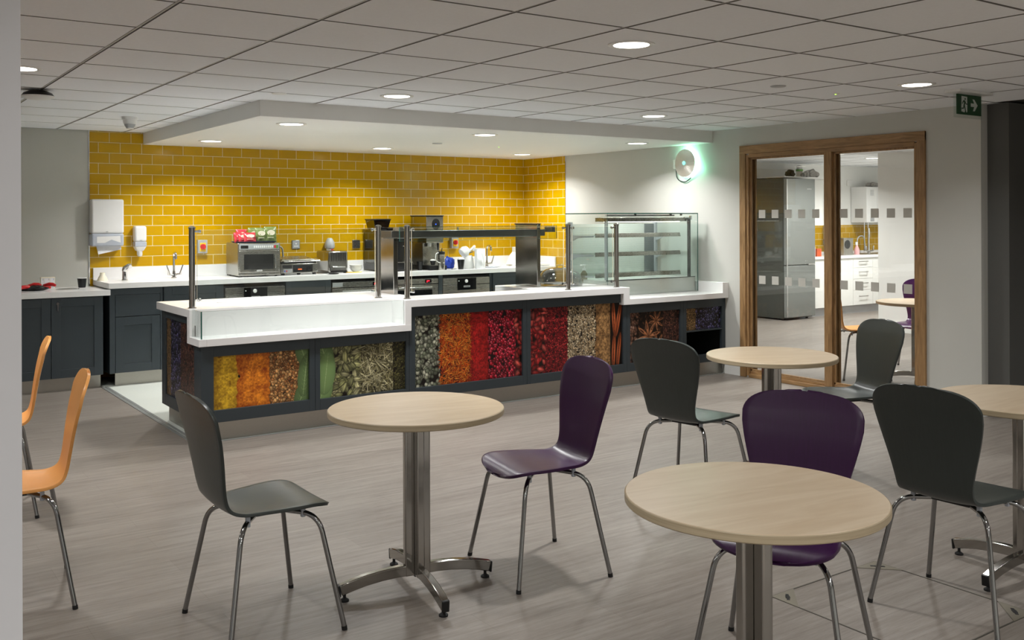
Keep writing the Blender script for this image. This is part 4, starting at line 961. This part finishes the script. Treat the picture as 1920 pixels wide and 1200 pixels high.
tag(crumple('folded_cloth', 'small pale blue cloth lying beside the right tap', 'cloth', (6.30, 9.42, W + .001), (.1, .03, .018), 'tplastic', 6), 'small pale blue cloth lying beside the right tap', 'cloth')
t = thing('tissue_box', 'tall white paper stack with a crumpled sheet near the tiled corner', 'paper stack', (6.80, 9.66, W), R(-8))
B().box(-.02, .135, -.05, .06, .02, .225).obj('stack', 'paper', t, bev=.004); B().box(-.08, .2, -.08, .1, 0, .02).obj('tray', 'wplastic', t, bev=.004)
b = B(); b.poly([(-.15, -.04, .02), (-.02, -.06, .02), (-.02, -.05, .16), (-.06, -.03, .17), (-.1, -.035, .13)], (.01, .02, 0)); b.obj('loose_sheet', 'paper', t)
tag(B((6.83, 9.55, W)).box(6.80, 6.90, 9.52, 9.57, W + .0005, W + .12).obj('white_tub', 'porcelain', bev=.008), 'short white tub in front of the paper stack', 'tub').location = (6.83, 9.53, W)
crumple('clear_bag', 'crumpled cream bag on top of the paper stack', 'bag', (6.91, 9.69, W + .226), (.05, .04, .085), 'cream', 9)
tag(B((6.99, 9.5, W)).lathe([(.022, 0), (.022, .3)], (6.80, 9.36, W + .023), 20, 'x').lathe([(.008, -.002), (.008, .302)], (6.80, 9.36, W + .023), 12, 'x', mi=1).obj('foil_roll', ['wplastic', 'black']), 'white cling film tube lying near the right end of the worktop', 'roll').location = (6.99, 9.5, W)
# towel dispenser
t = thing('paper_towel_dispenser', 'white paper towel dispenser with a towel hanging out, on the tiles', 'towel dispenser', (2.145, YW, 1.26))
B().box(-.145, .145, -.11, -.0005, .12, .445).obj('cover', 'wplastic', t, bev=.016, seg=4)
B().box(-.145, .145, -.108, -.0005, .0, .119).obj('window', 'tplastic', t, bev=.014, seg=4)
B().box(-.02, .0, -.1125, -.11, .132, .14).obj('emblem', 'gplastic', t)
b = B(); b.poly([(-.095, -.06, .0), (.12, -.06, .03), (.13, -.065, -.035), (-.08, -.07, -.08)], (0, .003, 0)); b.obj('towel', 'paper', t, smooth=False)
b = B(); b.poly([(-.1, -.1085, .09), (.11, -.1085, .095), (.115, -.1085, .03), (.03, -.1085, .06), (-.03, -.1085, .03), (-.1, -.1085, .03)], (0, -.001, 0)); b.obj('towel_stack', 'wplastic', t, smooth=False)
t = thing('soap_dispenser', 'slim white soap dispenser on the tiles', 'soap dispenser', (2.448, YW, 1.15))
B().box(-.056, .056, -.1, -.0005, .145, .298).obj('cover', 'wplastic', t, bev=.02, seg=4)
B().box(-.055, .055, -.099, -.0005, .098, .146).obj('window', 'tplastic', t, bev=.006)
B().hexa([(-.03, -.08, .055), (.03, -.08, .055), (.03, -.001, .055), (-.03, -.001, .055), (-.054, -.098, .1), (.054, -.098, .1), (.054, -.001, .1), (-.054, -.001, .1)]).obj('base', 'wplastic', t, bev=.008)
B().lathe([(.014, 0), (.026, .02), (.026, .06)], (0, -.05, 0), 16).obj('nozzle', 'wplastic', t)
B().box(-.012, .012, -.1015, -.1, .155, .162).obj('emblem', 'gplastic', t)

# items on the low worktop
t = thing('paper_cup', 'black cup with white rim on the low worktop at far left', 'cup', (1.90, 9.72, .88), 0, 'black cups on the back worktop')
B().lathe([(.03, 0), (.032, .005), (.041, .085), (.041, .085)], seg=28).obj('cup_wall', 'black', t); B().lathe([(.0415, .085), (.0425, .09), (.039, .092), (.036, .085), (.03, .01), (.002, .01)], seg=28, cap=False).obj('rim', 'wplastic', t)
t = thing('label_roll', 'upright pack of white printed labels on the low worktop', 'labels', (1.61, 9.74, .88), R(2))
B().box(-.06, .06, -.02, .02, 0, .107).obj('backing', 'cream', t, bev=.002)
for xa, xb in ((-.058, -.035), (-.032, .014), (.019, .055)):
    s = B().box(xa, xb, -.0215, -.02, .003, .098).obj('label_face', 'paper', t)
    for k in range(4): B().box(xa + .004 + k * (xb - xa - .008) / 4, xa + .007 + k * (xb - xa - .008) / 4, -.0222, -.0215, .01, .03 + .006 * (k % 3)).box(xb - .009, xb - .005, -.0222, -.0215, .078, .094).obj('lettering', 'gplastic', s)
t = thing('steel_chute', 'round steel lined hole with bright rim in the low worktop', 'waste chute', (1.745, 9.55, .88))
B().lathe([(.1, 0), (.1, .004), (.088, .005), (.082, .002)], seg=40, cap=False).obj('rim', 'chrome', t); B().lathe([(.084, .0015), (.04, .001), (.002, .001)], seg=32).obj('well', 'gloss', t)
def cutter(x, y, rz, label, z=0.):
    t = thing('kitchen_tool', label, 'utensil', (x, y, .88 + z), rz, 'red handled tools on the low worktop')
    B().tube([(-.06, 0, .016), (-.035, .002, .026), (.0, .0, .028), (.05, .004, .018)], [.011, .017, .017, .010], 10).obj('handle', 'red', t)
    B().tube([(.04, .004, .012), (.09, .01, .008), (.11, .018, .006)], .003, 8).obj('shaft', 'chrome', t); B().lathe([(.02, 0), (.021, .005)], (.12, .02, .003), 16).obj('head', 'chrome', t)
for i, (x, y, rz, l) in enumerate(((1.34, 9.53, .8, 'red handled steel tool at the left end of the heap on the low worktop'), (1.40, 9.49, .4, 'red handled steel tool in the middle of the heap, nearest the edge'), (1.47, 9.56, 2.9, 'red handled steel tool pointing back towards the wall'),
                             (1.56, 9.60, 3.6, 'red handled steel tool right of the heap, beside the labels'), (1.59, 9.545, 2.5, 'red handled steel tool lying lowest at the right of the heap'))):
    cutter(x, y, rz, l, (0, .012, .026, 0, .024)[i])
crumple('wire_tangle', 'dark tangle of small metal tools between the red handles', 'utensils', (1.47, 9.52, .8805), (.1, .05, .045), 'black', 12)

# ------------------------------------------------------------------ kitchenette beyond the glass
t = thing('fridge_freezer', 'tall grey steel fridge freezer seen through the left pane', 'fridge freezer', (11.73, 9.7, 0)); of = t.location
B(of).box(11.41, 12.065, 9.40, 10.02, .02, 2.085).obj('body', 'fridge_side', t, bev=.004)
B(of).box(11.412, 12.063, 9.34, 9.395, .81, 2.083).obj('fridge_door', 'fridge', t, bev=.006); B(of).box(11.412, 12.063, 9.34, 9.395, .04, .8).obj('freezer_door', 'fridge', t, bev=.006)
B(of).box(11.9, 12.05, 9.335, 9.342, .802, .822).obj('grip', 'chrome', t)
B(of).box(11.415, 11.43, 9.334, 9.34, .05, 2.07).obj('edge_strip', 'chrome', t)
text('BOSCH', .03, 'wplastic', t, (11.93 - of.x, 9.339 - of.y, 1.93), (R(90), 0, 0))
for x in (11.45, 12.0): B(of).cyl((x, 9.45, 0), .02, .025, 10).obj('foot', 'rubber', t)
def kdoor(of, t, xa, xb, z0, z1, name, y=9.45, handle=None):
    d = B(of).box(xa + .002, xb - .002, y, y + .02, z0 + .002, z1 - .002).obj(name, 'cabwhite', t, bev=.0015, smooth=False)
    if handle == 'h': B(of).tube(arc([((xa + xb) / 2 - .1, y, (z0 + z1) / 2 + .02), ((xa + xb) / 2 - .1, y - .03, (z0 + z1) / 2 + .02), ((xa + xb) / 2 + .1, y - .03, (z0 + z1) / 2 + .02), ((xa + xb) / 2 + .1, y, (z0 + z1) / 2 + .02)], .008), .006, 8).obj('handle', 'steel', d)
    if handle == 'v': B(of).tube(arc([(xb - .06, y, z0 + .07), (xb - .06, y - .03, z0 + .07), (xb - .06, y - .03, z0 + .29), (xb - .06, y, z0 + .29)], .008), .006, 8).obj('handle', 'steel', d)
t = thing('kitchen_unit', 'white gloss base cabinet right of the fridge behind the glass', 'cabinet', (12.6, 9.75, 0), 0, 'white gloss kitchenette cabinets'); of = t.location
B(of).box(12.08, 13.13, 9.472, 10.05, .125, .868).obj('carcass', 'wplastic', t, smooth=False); kdoor(of, t, 12.08, 12.6, .125, .868, 'door'); kdoor(of, t, 12.6, 13.13, .125, .868, 'door')
t = thing('kitchen_unit', 'white gloss drawer cabinet with four steel handles behind the glass', 'cabinet', (13.38, 9.75, 0), 0, 'white gloss kitchenette cabinets'); of = t.location
B(of).box(13.131, 13.639, 9.472, 10.05, .125, .868).obj('carcass', 'wplastic', t, smooth=False)
for z0, z1 in ((.125, .36), (.36, .537), (.537, .713), (.713, .868)): kdoor(of, t, 13.131, 13.639, z0, z1, 'drawer', handle='h')
t = thing('kitchen_unit', 'white gloss cabinet under the kitchenette sink, right of the drawers', 'cabinet', (14.1, 9.75, 0), 0, 'white gloss kitchenette cabinets'); of = t.location
B(of).box(13.64, 14.74, 9.472, 10.05, .125, .868).obj('carcass', 'wplastic', t, smooth=False); kdoor(of, t, 13.64, 14.2, .125, .868, 'door'); kdoor(of, t, 14.2, 14.74, .125, .868, 'door')
tag(B().box(12.08, 14.74, 9.5, 9.515, 0, .124).obj('kitchenette_plinth', 'gplastic', smooth=False), 'pale plinth under the white kitchenette cabinets', 'plinth')
b = B(); b.box(12.08, 14.745, 9.43, 10.055, .87, .91)
tag(b.obj('kitchenette_worktop', 'solid', bev=.002, smooth=False), 'white worktop of the kitchenette behind the glass', 'worktop')
tag(B().box(12.08, 14.745, 10.04, 10.056, .91, .95).obj('kitchenette_upstand', 'solid', smooth=False), 'low white upstand behind the kitchenette sink', 'upstand')
t = thing('wall_cabinet', 'white wall cabinet with a steel bar handle right of the fridge', 'cabinet', (12.4, 9.9, 1.38)); of = t.location
B(of).box(12.09, 12.75, 9.742, 10.065, 1.38, 2.1).obj('carcass', 'wplastic', t, smooth=False); kdoor(of, t, 12.09, 12.42, 1.38, 2.1, 'door', 9.72, 'v'); kdoor(of, t, 12.42, 12.75, 1.38, 2.1, 'door', 9.72)
tag(B().box(11.5, 12.76, 9.45, 10.065, 2.101, 2.118).obj('top_shelf', 'wplastic', smooth=False), 'white board on top of the fridge and wall cabinet', 'shelf')
TS = 2.119
crumple('dark_bag', 'dark green bag on the board above the fridge', 'bag', (11.72, 9.52, TS), (.09, .06, .1), 'dark_cloth', 21)
t = thing('storage_jar', 'clear jar with a green band on the board above the fridge', 'jar', (11.93, 9.52, TS))
B().lathe([(.045, 0), (.047, .01), (.047, .085), (.047, .085)], seg=20).obj('jar_body', 'bottleclear', t); B().lathe([(.053, .085), (.054, .115)], seg=20).obj('band', 'green', t); B().lathe([(.045, .115), (.045, .16), (.03, .175), (.002, .176)], seg=20).obj('lid', 'gplastic', t)
crumple('grey_scarf', 'small dark and grey bundle right of the green banded jar', 'bundle', (12.07, 9.53, TS), (.06, .05, .08), 'grey_cloth', 23)
crumple('striped_cloth', 'grey striped cloth heap at the right end of the board', 'cloth', (12.26, 9.55, TS), (.13, .06, .12), 'grey_cloth', 25)
t = thing('wall_boiler', 'white wall boiler with a black display window behind the right pane', 'boiler', (14.2, 9.9, 1.42)); of = t.location
B(of).box(13.93, 14.55, 9.76, 10.065, 1.42, 2.01).obj('casing', 'wplastic', t, bev=.006); B(of).box(14.21, 14.54, 9.748, 9.76, 1.43, 2.0).obj('front_panel', 'wplastic', t, bev=.003)
B(of).box(14.32, 14.46, 9.74, 9.75, 1.5, 1.58).obj('display', 'gloss', t)
b = B(of)
for k in range(5): b.box(14.03, 14.12, 9.757, 9.76, 1.87 + k * .02, 1.878 + k * .02)
b.obj('vent', 'gplastic', t); B(of).box(14.03, 14.13, 9.757, 9.76, 1.44, 1.5).obj('sticker', 'gplastic', t)
for x in (14.1, 14.2): tag(B((x, 9.9, .92)).cyl((x, 9.93, .95), .012, .468, 10).obj('water_pipe', 'chrome'), 'thin upright pipe below the boiler, %s of the pair' % ('left' if x < 14.15 else 'right'), 'pipe', 'pipes below the boiler').location = (x, 9.9, .92)
crumple('paper_bundle', 'crumpled grey paper on top of the boiler', 'paper', (14.28, 9.88, 2.011), (.17, .07, .08), 'grey_cloth', 31)
t = thing('wall_socket', 'white double socket on the wall left of the boiler', 'socket', (13.9, 10.069, 2.08)); B().box(-.075, .075, -.012, -.0005, -.05, .05).obj('plate', 'wplastic', t, bev=.004)
t = thing('paper_towel_dispenser', 'rounded white towel dispenser on the kitchenette tiles', 'towel dispenser', (13.28, 10.059, 1.06))
B().box(-.1, .1, -.2, -.0005, .08, .33).obj('cover', 'wplastic', t, bev=.03, seg=4); B().box(-.09, .09, -.19, -.0005, 0, .08).obj('window', 'tplastic', t, bev=.01)
t = thing('water_boiler', 'square steel box with a round black badge beside the kitchenette sink', 'appliance', (13.05, 9.56, .91))
B().box(0, .24, 0, .22, .0, .27).obj('casing', 'steel', t, bev=.004); B().lathe([(.07, 0), (.07, .004)], (.09, 0, .17), 28, 'y').obj('badge', 'gloss', t); B().box(.24, .245, .05, .18, .04, .23).obj('side_panel', 'gplastic', t)
t = thing('kitchen_tap', 'tall chrome sprung tap at the kitchenette sink', 'tap', (13.98, 9.76, .911))
B().lathe([(.03, 0), (.03, .02), (.016, .03), (.014, .25), (.022, .27), (.024, .35), (.016, .42)], seg=16).obj('column', 'chrome', t)
for s in (-1, 1): B().tube([(0, 0, .04), (s * .09, -.02, .05), (s * .1, -.02, .13)], .012, 8).obj('lever', 'chrome', t)
B().tube(arc([(-.02, .05, .05), (-.04, .06, .3), (-.22, .06, .28), (-.24, .06, .02)], .1), .01, 8).obj('hose', 'gplastic', t)
tag(B((14.0, 9.7, .91)).box(13.55, 14.6, 9.52, 9.95, .911, .915).obj('kitchenette_sink', 'steel', smooth=False), 'steel sink top on the kitchenette worktop', 'sink').location = (14.0, 9.7, .91)
t = thing('spray_bottle', 'clear spray bottle with pink liquid beside the kitchenette tap', 'bottle', (13.52, 9.66, .911)); B().lathe([(.04, 0), (.042, .01), (.042, .08), (.02, .13), (.014, .15)], seg=18).obj('bottle_body', 'pinkliq', t); B().box(-.03, .015, -.01, .01, .15, .2).obj('trigger_head', 'wplastic', t, bev=.003)
t = thing('detergent_bottle', 'white and blue bottle right beside the oak mullion', 'bottle', (12.86, 9.6, .911)); B().lathe([(.035, 0), (.036, .19), (.015, .23), (.015, .26)], seg=18).obj('bottle_body', 'wplastic', t); B().lathe([(.037, .04), (.037, .06)], seg=18).obj('band', 'blue', t); B().lathe([(.02, .26), (.02, .29)], seg=14).obj('cap', 'wplastic', t)
tag(B((12.2, 9.6, .911)).box(12.11, 12.30, 9.52, 9.62, .911, 1.06).obj('cereal_box', 'paper', bev=.002), 'pale carton on the kitchenette worktop beside the fridge', 'carton').location = (12.2, 9.6, .911)
tag(B((12.35, 9.6, .911)).box(12.31, 12.42, 9.5, 9.58, .911, 1.03).obj('orange_box', 'orange_paper', bev=.002), 'orange carton beside the left side of the oak mullion', 'carton').location = (12.35, 9.6, .911)
t = thing('dish_sponge', 'black and yellow sponge beside the kitchenette tap', 'sponge', (14.2, 9.62, .916)); B().box(-.05, .05, -.03, .03, 0, .03).obj('sponge_body', 'yellow', t, bev=.004); B().box(-.05, .05, -.03, .03, .03, .045).obj('scourer', 'black', t, bev=.003)
tag(B((14.45, 9.62, .916)).box(14.38, 14.52, 9.6, 9.65, .916, .95).obj('green_brush', 'green', bev=.01), 'small green brush at the right of the kitchenette sink', 'brush').location = (14.45, 9.62, .916)
for x, y, l in ((10.47, 8.5, 'round ceiling downlight partly hidden by the head of the glazed screen'), (12.27, 8.5, 'round ceiling downlight seen through the right pane')):
    downlight(x, y, H, l, 'downlights in the room behind the glass', 23., (1, .995, .98))
for x, y in ((8.7, 8.5), (8.7, 6.3), (10.4, 6.2), (8.7, 5.0), (13.4, 8.6)): area((x, y, H - .012), .17, 23, (1, .995, .98), 150)  # unseen fill lamps added to brighten the room behind the glass

# ------------------------------------------------------------------ chairs
def catmull(P, n):
    out = []
    for i in range(len(P) - 1):
        p0, p1, p2, p3 = P[max(0, i - 1)], P[i], P[i + 1], P[min(len(P) - 1, i + 2)]
        for k in range(n):
            t_ = k / n
            out.append(tuple(.5 * ((2 * b_) + (-a + c) * t_ + (2 * a - 5 * b_ + 4 * c - d) * t_ ** 2 + (-a + 3 * b_ - 3 * c + d) * t_ ** 3) for a, b_, c, d in zip(p0, p1, p2, p3)))
    out.append(P[-1]); return out
# x, z, half width, forward curl of the edges, upward curl
PROF = []
for k in range(9):                       # front edge of the seat
    a_ = math.radians(90 * k / 9 + .6); PROF.append((.128 + .084 * math.cos(a_) ** .72, .456 - .032 * math.cos(a_) ** 2.2, .198 * math.sin(a_) ** .62, 0, .003))
PROF += [(.12, .457, .199, 0, .004), (.07, .455, .198, 0, .005), (0, .449, .187, 0, .009), (-.07, .444, .171, .0, .012),
        (-.125, .446, .159, .006, .010), (-.165, .461, .153, .010, .006), (-.188, .487, .150, .014, .002), (-.198, .525, .153, .018, 0), (-.203, .58, .165, .022, 0), (-.208, .65, .184, .025, 0), (-.215, .72, .202, .028, 0),
        (-.222, .77, .212, .028, 0)]
for k in range(1, 13):                   # rounded top of the back
    a_ = math.radians(89.2 * k / 12); PROF.append((-.224 - .024 * math.sin(a_), .79 + .095 * math.sin(a_) ** .82, .214 * math.cos(a_) ** .62, .028 * math.cos(a_) + .002, 0))
def shell(m):
    pts = catmull(PROF[:9], 1)[:-1] + catmull(PROF[8:21], 4)[:-1] + PROF[20:]; b = B(); NV = 17; rows = []
    for i, (x, z, w, fc, up) in enumerate(pts):
        a = pts[max(0, i - 1)]; c = pts[min(len(pts) - 1, i + 1)]
        x -= max(0, z - .5) * .035 / .385; fc *= .35
        rows.append([b._v((x + (fc * (v / 1.) ** 2), w * v, z + up * v * v)) for v in [(-1 + 2 * k / (NV - 1)) for k in range(NV)]])
    for r0, r1 in zip(rows, rows[1:]):
        for k in range(NV - 1): b.bm.faces.new((r0[k], r0[k + 1], r1[k + 1], r1[k]))
    o = b.obj('seat_shell', m); md = o.modifiers.new('ply', 'SOLIDIFY'); md.thickness = .012; md.offset = 0; md.use_even_offset = False
    bv = o.modifiers.new('bevel', 'BEVEL'); bv.width = .0025; bv.segments = 2; bv.limit_method = 'ANGLE'; bv.angle_limit = R(50)
    return o
def make_chair(m, label, group):
    t = thing('cafe_chair', label, 'chair', (0, 0, 0), 0, group)
    s = shell(m); s.parent = t
    zt = .425
    for sx in (-1, 1):
        for sy in (-1, 1):
            foot = (sx * .215, sy * .25, .006)
            hx, hy = sx * .145, sy * .178
            pts = arc([(sx * .05, sy * .06, zt), (hx, hy, zt - .006), foot], .07, 10)
            lg = B().tube(pts, .0095, 12).obj('leg', 'legchrome', t)
            d = (Vector(foot) - Vector((hx, hy, zt))).normalized()
            B().tube([Vector(foot) - d * .009, Vector(foot) + Vector((0, 0, -.006))], .0105, 12).obj('foot_cap', 'rubber', lg)
            B().box(sx * .105 - .008, sx * .105 + .008, sy * .13 - .008, sy * .13 + .008, .405, .446).obj('clip', 'tplastic', t, bev=.003)
    B().box(-.075, .075, -.075, .075, .418, .428).box(-.04, .04, -.04, .04, .428, .445).obj('seat_frame', 'black', t, bev=.002)
    return t
GCH = 'bent plywood cafe chairs around the tables'
def h(a): return R(a)
cg = make_chair('grey_ply', 'grey plywood chair left of the centre round table, nearest the camera on the left', GCH)
cg.location = (1.319, 3.53, 0); cg.rotation_euler = (0, 0, h(.5))
dup(cg, (3.757, 3.709, 0), h(9.8), 'grey plywood chair in front of the counter end, beside the middle distance round table')
dup(cg, (4.96, 3.626, 0), h(161.3), 'grey plywood chair facing left in front of the glazed screen')
dup(cg, (3.553, 2.083, 0), h(2.4), 'grey plywood chair nearest the right edge, beside the cut off table')
cp = make_chair('purple_ply', 'purple plywood chair right of the centre round table', GCH)
cp.location = (2.505, 3.399, 0); cp.rotation_euler = (0, 0, h(170.6))
dup(cp, (2.593, 2.14, 0), h(204.4), 'purple plywood chair pushed in behind the nearest round table')
dup(cp, (8.79, 5.57, 0), h(200), 'purple plywood chair seen through the glass at the right edge of the oak screen')
co = make_chair('orange_ply', 'orange plywood chair at left edge, nearer to the camera of the pair', GCH)
co.location = (.583, 4.336, 0); co.rotation_euler = (0, 0, h(173))
dup(co, (.665, 5.689, 0), h(172), 'orange plywood chair at left edge, farther from the camera of the pair')
dup(co, (7.96, 5.665, 0), h(-38), 'orange plywood chair seen through the glass right of the mullion')

# ------------------------------------------------------------------ tables
def make_table(label):
    t = thing('cafe_table', label, 'table', (0, 0, 0), 0, 'round maple cafe tables on chrome bases')
    r_ = .358
    B().lathe([(r_ - .002, .7385), (r_ - .004, .7402), (.2, .7402), (.002, .7402)], seg=96).obj('tabletop', 'maple', t)
    B().lathe([(.002, .715), (r_ - .003, .715), (r_, .718), (r_, .7365), (r_ - .002, .7388)], seg=96, cap=False).obj('edge_band', 'edge', t)
    B().box(-.14, .14, -.02, .02, .703, .715).box(-.02, .02, -.14, .14, .703, .715).obj('top_plate', 'black', t)
    B().box(.13, .17, -.03, .01, .7, .715).obj('catch', 'black', t, bev=.003)
    for k in range(4):
        a = k * PI / 2; M_ = Matrix.Rotation(a, 4, 'Z')
        b = B(); b.M = M_; b.box(.010, .047, -.0465 + .028, -.0465 + .065, .055, .703)
        b = B(); b.M = M_; b.box(.013, .054, -.016, .016, .06, .703); b.obj('column_tube', 'darkchrome', t, bev=.005, seg=3)
        sec = [(-.015, -.0215), (.015, -.0215), (.015, .0215), (-.015, .0215)]
        b = B(); b.M = M_; b.tube([(.02, 0, .082), (.08, 0, .083), (.15, 0, .079), (.22, 0, .070), (.28, 0, .057), (.32, 0, .046)], 0, section=sec)
        ft = b.obj('foot', 'darkchrome', t, bev=.004, seg=2)
        b = B(); b.M = M_; b.hexa([(.318, -.0152, .022), (.327, -.0152, .021), (.327, .0152, .021), (.318, .0152, .022), (.321, -.0152, .068), (.331, -.0152, .065), (.331, .0152, .065), (.321, .0152, .068)]); b.obj('end_cap', 'black', ft, bev=.003)
        b = B(); b.M = M_; b.lathe([(.018, 0), (.018, .006), (.009, .012), (.006, .014), (.006, .034)], (.302, 0, 0), 16); b.obj('glide', 'rubber', ft)
    B().box(-.015, .015, -.015, .015, .055, .703).obj('column_core', 'black', t)
    return t
T = make_table('round maple table in the centre between the grey and purple chairs'); T.location = (1.948, 3.475, 0); T.rotation_euler = (0, 0, h(-10))
dup(T, (2.097, 1.832, 0), h(-8), 'round maple table nearest the camera, lower right')
dup(T, (4.303, 3.63, 0), h(-22), 'round maple table in the middle distance in front of the glazed screen')
dup(T, (4.12, 2.118, 0), h(0), 'round maple table cut off at the right edge')
dup(T, (8.09, 5.14, 0), h(30), 'round maple table in the next room seen through the right pane')

# floor hatch
t = thing('floor_hatch', 'square inset floor hatch with brass lifting corners by the right chairs', 'floor hatch', (3.39, 2.24, 0)); of = t.location
xa, xb, ya, yb = 3.055, 3.735, 1.90, 2.583
b = B(of)
for k in ((xa, xb, ya - .003, ya + .003), (xa, xb, yb - .003, yb + .003), (xa - .003, xa + .003, ya, yb), (xb - .003, xb + .003, ya, yb)): b.box(*k, .0, .0015)
b.obj('frame', mat('hatch_line', (78, 74, 66), .6, .3), t, smooth=False)
for cx, cy, sx, sy in ((xa, ya, 1, 1), (xb, ya, -1, 1), (xa, yb, 1, -1), (xb, yb, -1, -1)):
    p = B(of).poly([(cx, cy, .0005), (cx + sx * .135, cy, .0005), (cx, cy + sy * .135, .0005)], (0, 0, .0015)).obj('corner_plate', 'brass', t, smooth=False)
    b = B(of); b.M = Matrix.Translation((cx + sx * .045, cy + sy * .045, 0)) @ Matrix.Rotation(math.atan2(-sy, sx), 4, 'Z'); b.box(-.03, .03, -.006, .006, .002, .003); b.box(-.012, .012, -.009, .009, .002, .0031); b.obj('lifting_slot', 'black', p, smooth=False)

# ------------------------------------------------------------------ light, world, camera
w = bpy.data.worlds.new('world'); scn.world = w; w.use_nodes = True
bg = w.node_tree.nodes['Background']; bg.inputs[0].default_value = (.93, .96, 1., 1); bg.inputs[1].default_value = 1.8

cam = bpy.data.cameras.new('camera'); co_ = bpy.data.objects.new('camera', cam); COL.objects.link(co_)
f, yaw, roll = 1822.8, .6097, -.0036
cam.sensor_fit = 'HORIZONTAL'; cam.sensor_width = 36; cam.lens = f / 1920 * 36
cam.shift_y = (409.9 - 600) / 1920; cam.clip_start = .05
right = Vector((math.cos(yaw), -math.sin(yaw), 0)); up = Vector((0, 0, 1)); back = -Vector((math.sin(yaw), math.cos(yaw), 0))
cr, sr = math.cos(roll), math.sin(roll)
cx_ = right * cr + up * sr; cy_ = up * cr - right * sr
Mx = Matrix((cx_, cy_, back)).transposed().to_4x4(); Mx.translation = (0, 0, HC)
co_.matrix_world = Mx
scn.camera = co_
vs = scn.view_settings; vs.view_transform = 'Standard'; vs.look = 'None'; vs.gamma = 1; vs.use_curve_mapping = False; vs.exposure = 0.4
scn.cycles.max_bounces = 10; scn.cycles.transparent_max_bounces = 24; scn.cycles.diffuse_bounces = 5; scn.cycles.glossy_bounces = 5
scn.cycles.use_denoising = True; scn.cycles.sample_clamp_indirect = 6; scn.cycles.caustics_reflective = False; scn.cycles.caustics_refractive = False
